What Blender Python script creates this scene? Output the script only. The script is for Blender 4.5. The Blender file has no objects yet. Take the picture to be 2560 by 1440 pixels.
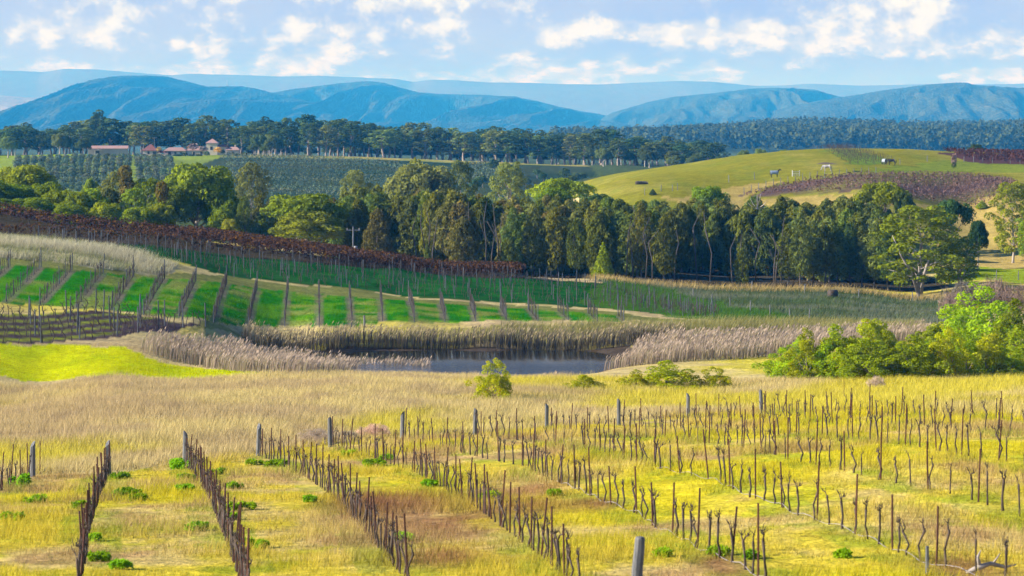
import bpy, math, random
import numpy as np
from mathutils import Vector

# ------------------------------------------------------------------ camera, sky, sun, exposure
C = bpy.context.scene.collection
SC = bpy.context.scene
F, CX, HY = 7111.0, 1280.0, 320.0            # focal length in photo pixels, centre column, eye-level row
cam = bpy.data.cameras.new('camera'); cam_o = bpy.data.objects.new('camera', cam); C.objects.link(cam_o)
cam_o.location = (0, 0, 0); cam_o.rotation_euler = (math.radians(90), 0, 0)
cam.lens = 100.0; cam.sensor_width = 36.0; cam.shift_y = -(720 - HY) / 2560.0
cam.clip_start = 0.5; cam.clip_end = 40000
cam.dof.use_dof = True; cam.dof.focus_distance = 330; cam.dof.aperture_fstop = 3.2
SC.camera = cam_o
SUN_EL, SUN_AZ = math.radians(24.5), math.radians(-9)    # from the west side, a little beyond square-on
sun_dir = Vector((-math.cos(SUN_EL) * math.cos(SUN_AZ), math.cos(SUN_EL) * math.sin(SUN_AZ), math.sin(SUN_EL)))
sl = bpy.data.lights.new('sun', 'SUN'); sl.energy = 5.0; sl.angle = math.radians(0.5); sl.color = (1.0, 0.92, 0.84)
so = bpy.data.objects.new('sun', sl); C.objects.link(so); so.rotation_euler = sun_dir.to_track_quat('Z', 'Y').to_euler()
so.location = (-100, 0, 200)
SC.view_settings.view_transform = 'Standard'; SC.view_settings.look = 'None'
SC.view_settings.exposure = 1.05; SC.view_settings.gamma = 1.0
SC.cycles.use_denoising = True
SC.cycles.max_bounces = 5; SC.cycles.diffuse_bounces = 2; SC.cycles.glossy_bounces = 2
SC.cycles.transmission_bounces = 3; SC.cycles.volume_bounces = 0; SC.cycles.transparent_max_bounces = 6


class NT:
    """small helper for building node trees"""
    def __init__(s, tree):
        s.t = tree; s.n = tree.nodes; s.l = tree.links; s.n.clear()

    def node(s, typ, **kw):
        nd = s.n.new(typ)
        for k, v in kw.items():
            if k == 'ins':
                for i, val in v.items():
                    if hasattr(val, 'is_output') or isinstance(val, bpy.types.NodeSocket):
                        s.l.new(val, nd.inputs[i])
                    else:
                        nd.inputs[i].default_value = val
            else:
                setattr(nd, k, v)
        return nd

    def m(s, op, a, b=0.0, c=None, clamp=False):
        nd = s.n.new('ShaderNodeMath'); nd.operation = op; nd.use_clamp = clamp
        for i, v in enumerate((a, b) if c is None else (a, b, c)):
            if isinstance(v, bpy.types.NodeSocket): s.l.new(v, nd.inputs[i])
            else: nd.inputs[i].default_value = v
        return nd.outputs[0]

    def mix(s, f, a, b, blend='MIX'):
        nd = s.n.new('ShaderNodeMix'); nd.data_type = 'RGBA'; nd.blend_type = blend
        for i, v in ((0, f), (6, a), (7, b)):
            if isinstance(v, bpy.types.NodeSocket): s.l.new(v, nd.inputs[i])
            else: nd.inputs[i].default_value = v if i == 0 else (*v[:3], 1)
        return nd.outputs[2]

    def noise(s, vec, scale, detail=3.0, rough=0.55):
        nd = s.n.new('ShaderNodeTexNoise'); nd.inputs['Scale'].default_value = scale
        nd.inputs['Detail'].default_value = detail; nd.inputs['Roughness'].default_value = rough
        if vec is not None: s.l.new(vec, nd.inputs['Vector'])
        return nd.outputs['Fac']

    def ramp(s, f, lo, hi):
        nd = s.n.new('ShaderNodeMapRange'); nd.interpolation_type = 'SMOOTHSTEP'
        s.l.new(f, nd.inputs[0]); nd.inputs[1].default_value = lo; nd.inputs[2].default_value = hi
        return nd.outputs[0]


W = bpy.data.worlds.new('World'); SC.world = W; W.use_nodes = True
def build_sky():
    t = NT(W.node_tree)
    sky = t.node('ShaderNodeTexSky', sky_type='NISHITA', sun_disc=False)
    sky.sun_elevation = SUN_EL; sky.sun_rotation = math.radians(261); sky.air_density = 1.0; sky.dust_density = 0.3; sky.ozone_density = 2.0
    tc = t.node('ShaderNodeTexCoord'); sp = t.node('ShaderNodeSeparateXYZ', ins={0: tc.outputs['Generated']})
    x, y, z = sp.outputs
    h = t.m('SQRT', t.m('ADD', t.m('MULTIPLY', x, x), t.m('MULTIPLY', y, y)))
    az = t.m('ARCTAN2', x, y)
    el = t.m('DIVIDE', t.m('MAXIMUM', z, 0.0), t.m('MAXIMUM', h, 0.001))
    k = t.m('ADD', el, 0.028)
    # a cloud layer seen in perspective: cells shrink towards the horizon
    u = t.m('DIVIDE', az, 0.050); v = t.m('DIVIDE', 0.11, k)
    vec = t.node('ShaderNodeCombineXYZ', ins={0: u, 1: v, 2: 3.7}).outputs[0]
    n1 = t.noise(vec, 3.0, 7.0, 0.62)
    wob = t.noise(vec, 5.0, 4.0, 0.6); wob2 = t.noise(t.node('ShaderNodeVectorMath', operation='ADD', ins={0: vec, 1: (7.3, 2.1, 9.9)}).outputs[0], 4.0, 4.0, 0.6)
    azw = t.m('MULTIPLY_ADD', t.m('SUBTRACT', wob, 0.5), 0.035, az); elw = t.m('MULTIPLY_ADD', t.m('SUBTRACT', wob2, 0.5), 0.011, el)
    # individual cumulus banks: azimuth, elevation, half width, half height, weight
    banks = [(2290, 35, 150, 50, .22), (2080, 95, 230, 40, .16), (1840, 85, 110, 34, .18), (1650, 82, 130, 26, .20), (1440, 74, 80, 26, .22),
             (1100, 70, 200, 30, .18), (1180, 8, 110, 26, .22), (950, 12, 100, 20, .20), (840, 78, 90, 28, .16), (480, 108, 60, 24, .20),
             (120, 75, 150, 36, .18), (1330, 165, 160, 26, .16), (1450, 180, 70, 20, .2), (940, 140, 120, 14, .18), (330, 175, 260, 14, .16),
             (700, 172, 240, 14, .14), (2360, 125, 180, 38, .14), (2400, 192, 100, 12, .2), (1100, 190, 60, 9, .2), (1700, 175, 120, 14, .16),
             (330, 25, 190, 26, .12), (600, 60, 120, 40, .10), (2010, 118, 60, 16, .16), (760, 140, 110, 14, .12),
             (1640, 20, 260, 26, -.22), (2480, 30, 110, 36, -.3), (700, 26, 110, 20, -.16), (1110, 40, 160, 13, -.16), (1040, 165, 120, 20, -.24),
             (2200, 175, 200, 24, -.26), (430, 88, 120, 14, -.12), (1500, 130, 240, 18, -.16), (60, 130, 150, 18, -.14)]
    acc = n1
    for (px, row, hw, hh, wt) in banks:
        a0 = math.atan2(px - CX, F); e0 = (HY - row) / F
        da = t.m('MULTIPLY', t.m('SUBTRACT', azw, a0), F / hw); de = t.m('MULTIPLY', t.m('SUBTRACT', elw, e0), F / hh)
        r2 = t.m('ADD', t.m('MULTIPLY', da, da), t.m('MULTIPLY', de, de))
        acc = t.m('MULTIPLY_ADD', t.m('EXPONENT', t.m('MULTIPLY', r2, -0.7)), wt * 0.7, acc)
    fade = t.ramp(el, 0.30, 0.09)
    veil = t.m('MULTIPLY', t.ramp(t.noise(t.node('ShaderNodeVectorMath', operation='SCALE', ins={0: vec, 'Scale': 0.55}).outputs[0], 1.6, 4.0, 0.55), 0.30, 0.66), 0.75)
    cover = t.m('MULTIPLY', t.m('MAXIMUM', t.ramp(acc, 0.37, 0.64), veil), fade)
    # thickness and the lit tops against the greyer bases
    vec2 = t.node('ShaderNodeCombineXYZ', ins={0: t.m('ADD', u, 0.10), 1: t.m('ADD', v, 0.10), 2: 3.7}).outputs[0]
    n2 = t.noise(vec2, 3.0, 7.0, 0.62)
    relief = t.ramp(t.m('SUBTRACT', n1, n2), -0.10, 0.12)
    lit = t.m('MULTIPLY', t.ramp(acc, 0.46, 0.78), t.m('MULTIPLY_ADD', relief, 0.8, 0.45), clamp=True)
    skyc = t.mix(1.0, sky.outputs[0], (0.036, 0.048, 0.075), 'MULTIPLY')
    low = t.mix(t.ramp(el, 0.28, 0.02), skyc, SKY_LOW)
    grey = SKY_GREY; white = SKY_WHITE
    cl = t.mix(lit, grey, white)
    col = t.mix(cover, low, cl)
    bg = t.node('ShaderNodeBackground', ins={0: col, 1: 1.0})
    out = t.node('ShaderNodeOutputWorld', ins={0: bg.outputs[0]})
SKY_LOW = (0.20, 0.235, 0.42); SKY_GREY = (0.27, 0.295, 0.38); SKY_WHITE = (0.49, 0.49, 0.41)
build_sky()

# ------------------------------------------------------------------ numpy helpers
def hsh(ix, iy, s):
    v = np.sin(ix * 127.1 + iy * 311.7 + s * 74.7) * 43758.5453
    return v - np.floor(v)

def vnoise(x, y, s=0):
    ix, iy = np.floor(x), np.floor(y); fx, fy = x - ix, y - iy
    fx = fx * fx * (3 - 2 * fx); fy = fy * fy * (3 - 2 * fy)
    a, b = hsh(ix, iy, s), hsh(ix + 1, iy, s); c, d = hsh(ix, iy + 1, s), hsh(ix + 1, iy + 1, s)
    return (a * (1 - fx) + b * fx) * (1 - fy) + (c * (1 - fx) + d * fx) * fy

def fbm(x, y, s=0, o=4):
    t = np.zeros(np.shape(x)); a = 0.5; n = 0
    for i in range(o):
        t = t + a * vnoise(x, y, s + i * 13.0); n += a; a *= 0.5; x = x * 2.03; y = y * 2.03
    return t / n

def smooth(x, a, b):
    t = np.clip((x - a) / (b - a), 0, 1); return t * t * (3 - 2 * t)

def inpoly(x, y, poly):
    p = np.asarray(poly, float); r = np.zeros(np.shape(x), bool); j = len(p) - 1
    for i in range(len(p)):
        xi, yi, xj, yj = p[i, 0], p[i, 1], p[j, 0], p[j, 1]
        r ^= ((yi > y) != (yj > y)) & (x < (xj - xi) * (y - yi) / (yj - yi + 1e-12) + xi)
        j = i
    return r

# ------------------------------------------------------------------ terrain: heights surveyed at control points
CP = []
def cpr(px, row, Y): CP.append((px, Y, -(row - HY) * Y / F))
def cpz(px, z, Y): CP.append((px, Y, z))
for px in (-900, 300):
    for r, Y in ((1440, 64), (1250, 96), (1190, 113), (1150, 126), (1100, 142), (1000, 186), (962, 212)): cpr(px, r, Y)
for r, Y in ((1440, 64), (1250, 95), (1150, 122), (1110, 138), (1060, 158), (1000, 188), (960, 212)): cpr(900, r, Y)
for r, Y in ((1440, 63), (1333, 76), (1200, 104), (1120, 125), (1090, 140), (1060, 158), (1000, 188), (960, 214)): cpr(1300, r, Y)
for r, Y in ((1440, 62), (1284, 82), (1162, 102), (1100, 128), (1065, 153), (1000, 188), (960, 212)): cpr(1600, r, Y)
for r, Y in ((1440, 61), (1292, 76), (1160, 95), (1091, 117), (1050, 145), (1030, 163), (1000, 182), (960, 207)): cpr(2000, r, Y)
for r, Y in ((1407, 63), (1219, 82), (1111, 102), (1065, 120), (1040, 137), (1000, 165), (955, 208)): cpr(2300, r, Y)
for r, Y in ((1440, 60), (1286, 74), (1160, 88), (1090, 106), (1055, 124), (1000, 155), (955, 203)): cpr(2560, r, Y); cpz(3300, -(r - HY) * Y / F + .4, Y)
for px in (-900, 300, 1280, 2300, 3300): cpz(px, -6.6, 25); cpz(px, -8.4, 45)
# the bright meadow, the trellised corner
for px, r, Y in ((100, 940, 236), (400, 938, 238), (100, 862, 251), (400, 862, 256), (0, 856, 250), (500, 817, 272), (0, 785, 268),
                 (250, 800, 268), (-700, 880, 236), (-700, 790, 268)): cpr(px, r, Y)
# pond bed and banks
for px in (900, 1100, 1300, 1450): cpz(px, -22.9, 262); cpz(px, -22.9, 274)
for px in (760, 1000, 1250, 1450): cpz(px, -21.75, 284)
for px, Y in ((700, 256), (850, 249), (1000, 249), (1200, 248), (1400, 249), (1520, 256)): cpz(px, -21.75, Y)
for px, r, Y in ((600, 915, 251), (450, 872, 259), (620, 875, 277), (1700, 905, 255), (1900, 880, 270), (2000, 845, 290), (2100, 830, 300), (2300, 850, 285),
                 (2300, 945, 222), (2560, 940, 216), (2700, 800, 320)): cpr(px, r, Y)
# first vineyard (short rows up the slope)
for px, r, Y in ((-700, 760, 280), (100, 765, 276), (279, 775, 277), (623, 814, 288), (800, 818, 290), (1000, 804, 295), (1240, 801, 299), (1480, 803, 303)): cpr(px, r, Y)
for px, r, Y in ((-700, 660, 302), (25, 664, 299), (180, 674, 301), (400, 694, 308), (567, 708, 314), (797, 735, 320), (1000, 750, 322), (1250, 768, 322), (1470, 782, 318)): cpr(px, r, Y)
# pale grass shoulder, second vineyard and its crest
for px, r, Y in ((-700, 595, 325), (0, 640, 306), (0, 600, 325), (200, 625, 320), (400, 668, 316), (0, 592, 345), (240, 606, 345), (450, 622, 350), (700, 648, 355),
                 (1000, 670, 360), (1300, 694, 368), (570, 688, 326), (800, 713, 329), (1000, 737, 331), (1480, 768, 328), (1800, 801, 314),
                 (-700, 500, 400), (0, 532, 400), (240, 570, 395), (500, 601, 392), (800, 640, 388), (1300, 692, 382), (1500, 702, 385)): cpr(px, r, Y)
for px, z, Y in ((-700, -9, 450), (0, -15, 455), (400, -19, 445), (800, -21.5, 440), (1200, -22, 430)): cpz(px, z, Y)
# far meadow, grove floor
for px, r, Y in ((1700, 716, 400), (2000, 723, 402), (2290, 746, 394), (1700, 765, 352), (2100, 782, 345), (2300, 800, 335), (2000, 750, 375), (2530, 661, 455),
                 (2450, 692, 422), (2800, 700, 420), (2560, 760, 360)): cpr(px, r, Y)
for px in (1000, 1400, 1800, 2150): cpz(px, -22.6, 425); cpz(px, -22.4, 455)
for px in (-700, 200, 700): cpz(px, -22.5, 480)
# hill with the horses
for px, r, Y in ((2450, 600, 490), (2450, 520, 522), (2700, 520, 520), (1500, 467, 560), (1700, 490, 520), (1700, 430, 620), (1800, 397, 680), (2050, 374, 720),
                 (1600, 440, 640), (2300, 376, 730), (2500, 386, 760), (2200, 408, 602), (2200, 440, 550), (2200, 500, 507), (2500, 500, 525), (2000, 470, 535),
                 (2500, 430, 600), (2800, 390, 700), (2450, 395, 660)): cpr(px, r, Y)
for px in (1500, 1800, 2100, 2500, 3000): cpz(px, -15, 880); cpz(px, -24, 1050)
for px in (-700, 0, 400, 800, 1200): cpz(px, -24.5, 620); cpz(px, -24.5, 780)
# olive slope, house ridge, belt of trees
for px, r, Y in ((-500, 500, 950), (200, 500, 950), (200, 390, 1230), (800, 492, 950), (900, 396, 1235), (1100, 472, 980), (1300, 410, 1235), (1500, 432, 1150),
                 (1700, 418, 1300), (300, 388, 1270), (560, 387, 1275), (-500, 388, 1300), (0, 389, 1320), (700, 388, 1330), (1100, 400, 1330), (1400, 413, 1330)): cpr(px, r, Y)
for px in (-700, 300, 1000, 1500): cpz(px, -22, 1750); cpz(px, -26, 2600)
for px, r, Y in ((1800, 372, 3300), (2300, 372, 3300), (2700, 372, 3300), (1980, 341, 4100), (2250, 350, 4200), (2560, 345, 4300), (1750, 362, 4000), (3000, 350, 4200)): cpr(px, r, Y)
for px in (-900, 300, 1280, 2100, 3300): cpz(px, -34, 5600); cpz(px, -34, 8000); cpz(px, -30, 13500); cpz(px, -30, 24500)

_c = np.array(CP); PU = (_c[:, 0] - CX) / 1280.0; PV = 1.25 * np.log(_c[:, 1]); PZ = _c[:, 2]
# interpolate depression (z scaled by distance) so near detail is not drowned by far relief
def _phi(r2): return 0.5 * r2 * np.log(r2 + 1e-9)
_n = len(PU); _A = np.zeros((_n + 3, _n + 3))
_A[:_n, :_n] = _phi((PU[:, None] - PU) ** 2 + (PV[:, None] - PV) ** 2) + np.eye(_n) * 2e-4
_A[:_n, _n] = 1; _A[:_n, _n + 1] = PU; _A[:_n, _n + 2] = PV; _A[_n:, :_n] = _A[:_n, _n:].T
_w = np.linalg.solve(_A, np.concatenate([PZ, np.zeros(3)]))
GU = np.linspace(-2.3, 2.3, 921)
GL = np.concatenate([np.linspace(np.log(20), np.log(58), 30, endpoint=False), np.linspace(np.log(58), np.log(820), 520, endpoint=False),
                     np.linspace(np.log(820), np.log(24000), 190)])
GY = np.exp(GL)
def _tps(u, v):
    out = _w[_n] + _w[_n + 1] * u + _w[_n + 2] * v
    for i in range(_n): out = out + _w[i] * _phi((u - PU[i]) ** 2 + (v - PV[i]) ** 2)
    return out
_cu = np.linspace(-2.3, 2.3, 185); _uu, _ll = np.meshgrid(_cu, GL[::2])
_zc = _tps(_uu, 1.25 * _ll)
# refine the survey onto the full grid
_zr = np.array([np.interp(GU, _cu, r) for r in _zc])
GZ = np.array([np.interp(GL, GL[::2], _zr[:, j]) for j in range(len(GU))]).T
_GX = GU[None, :] * 1280.0 / F * GY[:, None]
GZ = GZ + (fbm(_GX / 14, GY[:, None] / 22 + 0 * _GX, 5, 3) - .5) * 0.55 * smooth(GY, 60, 120)[:, None] * (1 - 0.8 * (smooth(GY, 240, 250) * (1 - smooth(GY, 285, 300))))[:, None]

def zq(x, Y):
    x = np.asarray(x, float); Y = np.asarray(Y, float)
    u = np.clip(x / Y * F / 1280.0, -2.29, 2.29); a = (u - GU[0]) / (GU[1] - GU[0]); b = np.interp(np.log(Y), GL, np.arange(len(GL)))
    i = np.clip(np.floor(a).astype(int), 0, len(GU) - 2); j = np.clip(np.floor(b).astype(int), 0, len(GL) - 2); a = a - i; b = b - j
    return (GZ[j, i] * (1 - a) + GZ[j, i + 1] * a) * (1 - b) + (GZ[j + 1, i] * (1 - a) + GZ[j + 1, i + 1] * a) * b

def X(px, Y): return (px - CX) / F * Y
def ground_at(px, row, y0=21.0):
    """where the line of sight through a spot of the photograph first meets the ground"""
    Ys = GY[GY >= y0]; z = zq(X(px, Ys), Ys); r = HY - z * F / Ys
    hit = np.nonzero(r <= row)[0]
    if not len(hit): return X(px, Ys[-1]), Ys[-1]
    k = hit[0]
    if k == 0: return X(px, Ys[0]), Ys[0]
    f = (r[k - 1] - row) / (r[k - 1] - r[k] + 1e-9); Y = Ys[k - 1] + f * (Ys[k] - Ys[k - 1])
    return float(X(px, Y)), float(Y)
def G(pts, y0=21.0): return [ground_at(p[0], p[1], y0) for p in pts]

# ------------------------------------------------------------------ mesh and object helpers
def mesh_np(name, v, f, mat=None, cols=None, tint=None, smoothed=False):
    v = np.asarray(v, np.float32); f = np.asarray(f, np.int32)
    me = bpy.data.meshes.new(name); me.vertices.add(len(v)); me.vertices.foreach_set('co', v.ravel())
    n, k = f.shape; me.loops.add(n * k); me.loops.foreach_set('vertex_index', f.ravel())
    me.polygons.add(n); me.polygons.foreach_set('loop_start', np.arange(0, n * k, k, dtype=np.int32)); me.polygons.foreach_set('loop_total', np.full(n, k, np.int32))
    if smoothed: me.polygons.foreach_set('use_smooth', np.ones(n, bool))
    if cols is not None:
        at = me.attributes.new('col', 'FLOAT_COLOR', 'POINT'); at.data.foreach_set('color', np.concatenate([cols, np.ones((len(cols), 1))], 1).astype(np.float32).ravel())
    if tint is not None:
        at = me.attributes.new('tint', 'FLOAT', 'FACE'); at.data.foreach_set('value', np.asarray(tint, np.float32))
    me.update(calc_edges=True)
    if mat: me.materials.append(mat)
    return me

class MB:
    """gathers quads and triangles for one mesh"""
    def __init__(s): s.v = []; s.f = []; s.mi = []
    def add(s, vs, fs, mi=0):
        o = len(s.v); s.v += [tuple(p) for p in vs]; s.f += [tuple(i + o for i in q) for q in fs]; s.mi += [mi] * len(fs)
    def box(s, c, d, rz=0, taper=1.0):
        x, y, z = d[0] / 2, d[1] / 2, d[2] / 2; cs, sn = math.cos(rz), math.sin(rz); vs = []
        for k, tz in ((-1, 1.0), (1, taper)):
            for a, b in ((-1, -1), (1, -1), (1, 1), (-1, 1)):
                px, py = a * x * tz, b * y * tz; vs.append((c[0] + px * cs - py * sn, c[1] + px * sn + py * cs, c[2] + k * z))
        s.add(vs, [(0, 3, 2, 1), (4, 5, 6, 7), (0, 1, 5, 4), (1, 2, 6, 5), (2, 3, 7, 6), (3, 0, 4, 7)])
    def tube(s, pts, rad, n=6, cap=True):
        pts = [Vector(p) for p in pts]; rings = []
        for i, p in enumerate(pts):
            d = (pts[min(i + 1, len(pts) - 1)] - pts[max(i - 1, 0)]).normalized()
            a = d.orthogonal() if abs(d.z) < 0.95 else Vector((1, 0, 0)) - d * d.x
            a.normalize(); b = d.cross(a); r = rad[i] if hasattr(rad, '__len__') else rad
            rings.append([p + a * (math.cos(2 * math.pi * k / n) * r) + b * (math.sin(2 * math.pi * k / n) * r) for k in range(n)])
        vs = [q for r in rings for q in r]; fs = []
        for i in range(len(pts) - 1):
            for k in range(n): fs.append((i * n + k, i * n + (k + 1) % n, (i + 1) * n + (k + 1) % n, (i + 1) * n + k))
        if cap: fs.append(tuple(range(n))[::-1]); fs.append(tuple((len(pts) - 1) * n + k for k in range(n)))
        s.add(vs, fs)
    def mesh(s, name, mat, smoothed=False):
        me = bpy.data.meshes.new(name); me.from_pydata(s.v, [], s.f)
        if smoothed: me.polygons.foreach_set('use_smooth', [True] * len(s.f))
        me.update()
        for m_ in (mat if isinstance(mat, (list, tuple)) else [mat]): me.materials.append(m_)
        if isinstance(mat, (list, tuple)): me.polygons.foreach_set('material_index', s.mi)
        return me

def obj(name, me, parent=None, loc=None, rz=0.0, sc=None):
    o = bpy.data.objects.new(name, me); C.objects.link(o)
    if parent: o.parent = parent
    if loc is not None: o.location = loc
    if rz: o.rotation_euler.z = rz
    if sc is not None: o.scale = sc if hasattr(sc, '__len__') else (sc, sc, sc)
    return o
def tag(o, label=None, cat=None, group=None, kind=None):
    if label: o['label'] = label
    if cat: o['category'] = cat
    if group: o['group'] = group
    if kind: o['kind'] = kind
    return o
ORD = ['zeroth', 'first', 'second', 'third', 'fourth', 'fifth', 'sixth', 'seventh', 'eighth', 'ninth', 'tenth', 'eleventh', 'twelfth', 'thirteenth', 'fourteenth',
       'fifteenth', 'sixteenth', 'seventeenth', 'eighteenth', 'nineteenth', 'twentieth']
def nth(i):
    if i <= 20: return ORD[i]
    t = {2: 'twenty', 3: 'thirty', 4: 'forty', 5: 'fifty', 6: 'sixty', 7: 'seventy', 8: 'eighty'}[i // 10]
    return (t[:-1] + 'ieth') if i % 10 == 0 else t + '-' + ORD[i % 10]

# ------------------------------------------------------------------ materials
def new_mat(name):
    m = bpy.data.materials.new(name); m.use_nodes = True; return m, NT(m.node_tree)

def attr_mat(name, trans=0.0, fine=None, bump=0.0, satur=None):
    """base colour from the surveyed cover of the ground, broken up by noise"""
    m, t = new_mat(name)
    col = t.node('ShaderNodeAttribute', attribute_name='col').outputs['Color']
    pos = t.node('ShaderNodeNewGeometry').outputs['Position']
    if fine:
        for sc, lo, hi in fine:
            n = t.noise(pos, sc, 4.0, 0.62)
            v = t.node('ShaderNodeMapRange', ins={0: n, 1: 0.25, 2: 0.75, 3: lo, 4: hi}).outputs[0]
            col = t.mix(1.0, col, t.node('ShaderNodeCombineXYZ', ins={0: v, 1: v, 2: v}).outputs[0], 'MULTIPLY')
    d = t.node('ShaderNodeBsdfDiffuse', ins={0: col})
    sh = d.outputs[0]
    if bump:
        b = t.node('ShaderNodeBump', ins={'Height': t.noise(pos, 2.2, 5.0, 0.65), 'Strength': bump, 'Distance': 0.5}); t.l.new(b.outputs[0], d.inputs['Normal'])
    if trans:
        tr = t.node('ShaderNodeBsdfTranslucent', ins={0: col}); sh = t.node('ShaderNodeMixShader', ins={0: trans, 1: sh, 2: tr.outputs[0]}).outputs[0]
    t.node('ShaderNodeOutputMaterial', ins={0: sh}); return m

def leaf_mat(name, dark, light, trans=0.35, accent=None, gloss=0.0):
    m, t = new_mat(name)
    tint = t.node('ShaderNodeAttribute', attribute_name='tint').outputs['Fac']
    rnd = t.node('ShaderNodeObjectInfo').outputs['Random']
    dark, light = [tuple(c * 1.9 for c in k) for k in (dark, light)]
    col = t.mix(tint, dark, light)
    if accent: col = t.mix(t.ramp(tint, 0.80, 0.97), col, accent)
    v = t.node('ShaderNodeMapRange', ins={0: rnd, 3: 0.78, 4: 1.22}).outputs[0]
    v2 = t.node('ShaderNodeMapRange', ins={0: t.m('FRACT', t.m('MULTIPLY', rnd, 7.31)), 3: 0.85, 4: 1.22}).outputs[0]
    col = t.mix(1.0, col, t.node('ShaderNodeCombineXYZ', ins={0: t.m('MULTIPLY', v, v2), 1: v, 2: v}).outputs[0], 'MULTIPLY')
    d = t.node('ShaderNodeBsdfDiffuse', ins={0: col}); tr = t.node('ShaderNodeBsdfTranslucent', ins={0: col})
    sh = t.node('ShaderNodeMixShader', ins={0: trans, 1: d.outputs[0], 2: tr.outputs[0]}).outputs[0]
    if gloss:
        g = t.node('ShaderNodeBsdfGlossy', ins={0: (1, 1, 1, 1), 'Roughness': 0.5}); sh = t.node('ShaderNodeMixShader', ins={0: gloss, 1: sh, 2: g.outputs[0]}).outputs[0]
    t.node('ShaderNodeOutputMaterial', ins={0: sh}); return m

def solid_mat(name, c1, c2, scale=8.0, rough=0.85, stretch=(1, 1, 1), bump=0.3, metallic=0.0):
    m, t = new_mat(name)
    tc = t.node('ShaderNodeTexCoord').outputs['Object']
    mp = t.node('ShaderNodeMapping', ins={0: tc, 3: stretch}).outputs[0]
    n = t.noise(mp, scale, 5.0, 0.6)
    rnd = t.node('ShaderNodeObjectInfo').outputs['Random']
    col = t.mix(t.ramp(n, 0.3, 0.7), c1, c2)
    v = t.node('ShaderNodeMapRange', ins={0: rnd, 3: 0.8, 4: 1.2}).outputs[0]
    col = t.mix(1.0, col, t.node('ShaderNodeCombineXYZ', ins={0: v, 1: v, 2: v}).outputs[0], 'MULTIPLY')
    b = t.node('ShaderNodeBump', ins={'Height': n, 'Strength': bump, 'Distance': 0.02})
    p = t.node('ShaderNodeBsdfPrincipled', ins={'Base Color': col, 'Roughness': rough, 'Metallic': metallic, 'Normal': b.outputs[0]})
    t.node('ShaderNodeOutputMaterial', ins={0: p.outputs[0]}); return m

M = {}
M['ground'] = attr_mat('ground', fine=((0.35, 0.75, 1.25), (2.5, 0.7, 1.3), (11.0, 0.72, 1.28)), bump=0.5)
M['blade'] = attr_mat('grass_blade', trans=0.4)
M['bark'] = solid_mat('grey_bark', (0.16, 0.12, 0.09), (0.34, 0.29, 0.24), 3.0, stretch=(1, 1, .3))
M['pale_bark'] = solid_mat('pale_bark', (0.22, 0.19, 0.16), (0.48, 0.44, 0.38), 1.5, stretch=(1, 1, .4))
M['dark_bark'] = solid_mat('dark_bark', (0.06, 0.05, 0.045), (0.14, 0.12, 0.10), 3.0, stretch=(1, 1, .3))
M['vine'] = solid_mat('vine_bark', (0.025, 0.018, 0.013), (0.10, 0.07, 0.05), 14.0, stretch=(1, 1, .3))
M['rust'] = solid_mat('rusty_steel', (0.045, 0.016, 0.010), (0.10, 0.035, 0.018), 30.0, rough=0.9)
M['wood'] = solid_mat('weathered_post', (0.07, 0.08, 0.09), (0.20, 0.205, 0.20), 6.0, stretch=(3, 3, .35))
M['bluepost'] = solid_mat('treated_post', (0.035, 0.045, 0.055), (0.11, 0.12, 0.13), 8.0, stretch=(3, 3, .4))
M['wire'] = solid_mat('grey_hose', (0.20, 0.18, 0.18), (0.36, 0.33, 0.33), 3.0, rough=0.6)
M['gum'] = leaf_mat('bright_gum_leaf', (0.062, 0.095, 0.004), (0.165, 0.215, 0.006))
M['lime'] = leaf_mat('lime_tree_leaf', (0.075, 0.105, 0.008), (0.19, 0.225, 0.012))
M['greygum'] = leaf_mat('grey_gum_leaf', (0.055, 0.08, 0.016), (0.125, 0.158, 0.032))
M['sheoak'] = leaf_mat('sheoak_needle', (0.040, 0.054, 0.007), (0.112, 0.135, 0.017))
M['browncrown'] = leaf_mat('brownish_needle', (0.055, 0.053, 0.012), (0.14, 0.122, 0.028))
M['belt'] = leaf_mat('belt_gum_leaf', (0.022, 0.042, 0.010), (0.072, 0.105, 0.022))
M['darkgreen'] = leaf_mat('dark_green_leaf', (0.018, 0.04, 0.010), (0.05, 0.085, 0.02))
M['shrub'] = leaf_mat('wattle_shrub_leaf', (0.115, 0.16, 0.004), (0.31, 0.37, 0.008), trans=0.5, accent=(0.36, 0.27, 0.010))
M['shrubdeep'] = leaf_mat('green_shrub_leaf', (0.09, 0.13, 0.005), (0.26, 0.31, 0.008), trans=0.4)
M['olive'] = leaf_mat('olive_leaf', (0.03, 0.055, 0.03), (0.115, 0.15, 0.085))
M['rustleaf'] = leaf_mat('rust_brown_leaf', (0.06, 0.05, 0.012), (0.13, 0.095, 0.02))
M['yellowleaf'] = leaf_mat('autumn_yellow_leaf', (0.28, 0.19, 0.03), (0.42, 0.30, 0.06))
M['vineleaf'] = leaf_mat('autumn_vine_leaf', (0.022, 0.014, 0.009), (0.068, 0.041, 0.023), trans=0.3, accent=(0.17, 0.10, 0.015))
M['redleaf'] = leaf_mat('red_vine_leaf', (0.035, 0.020, 0.018), (0.085, 0.046, 0.036), trans=0.3)
M['twig'] = leaf_mat('bare_twig', (0.06, 0.050, 0.042), (0.14, 0.115, 0.09), trans=0.0)
M['drytwig'] = leaf_mat('dry_grey_twig', (0.17, 0.14, 0.105), (0.34, 0.275, 0.20), trans=0.3)
M['forest'] = leaf_mat('distant_wood_leaf', (0.014, 0.028, 0.012), (0.055, 0.075, 0.026))
M['weed'] = leaf_mat('green_weed_leaf', (0.07, 0.15, 0.004), (0.19, 0.32, 0.008), trans=0.4)
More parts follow.
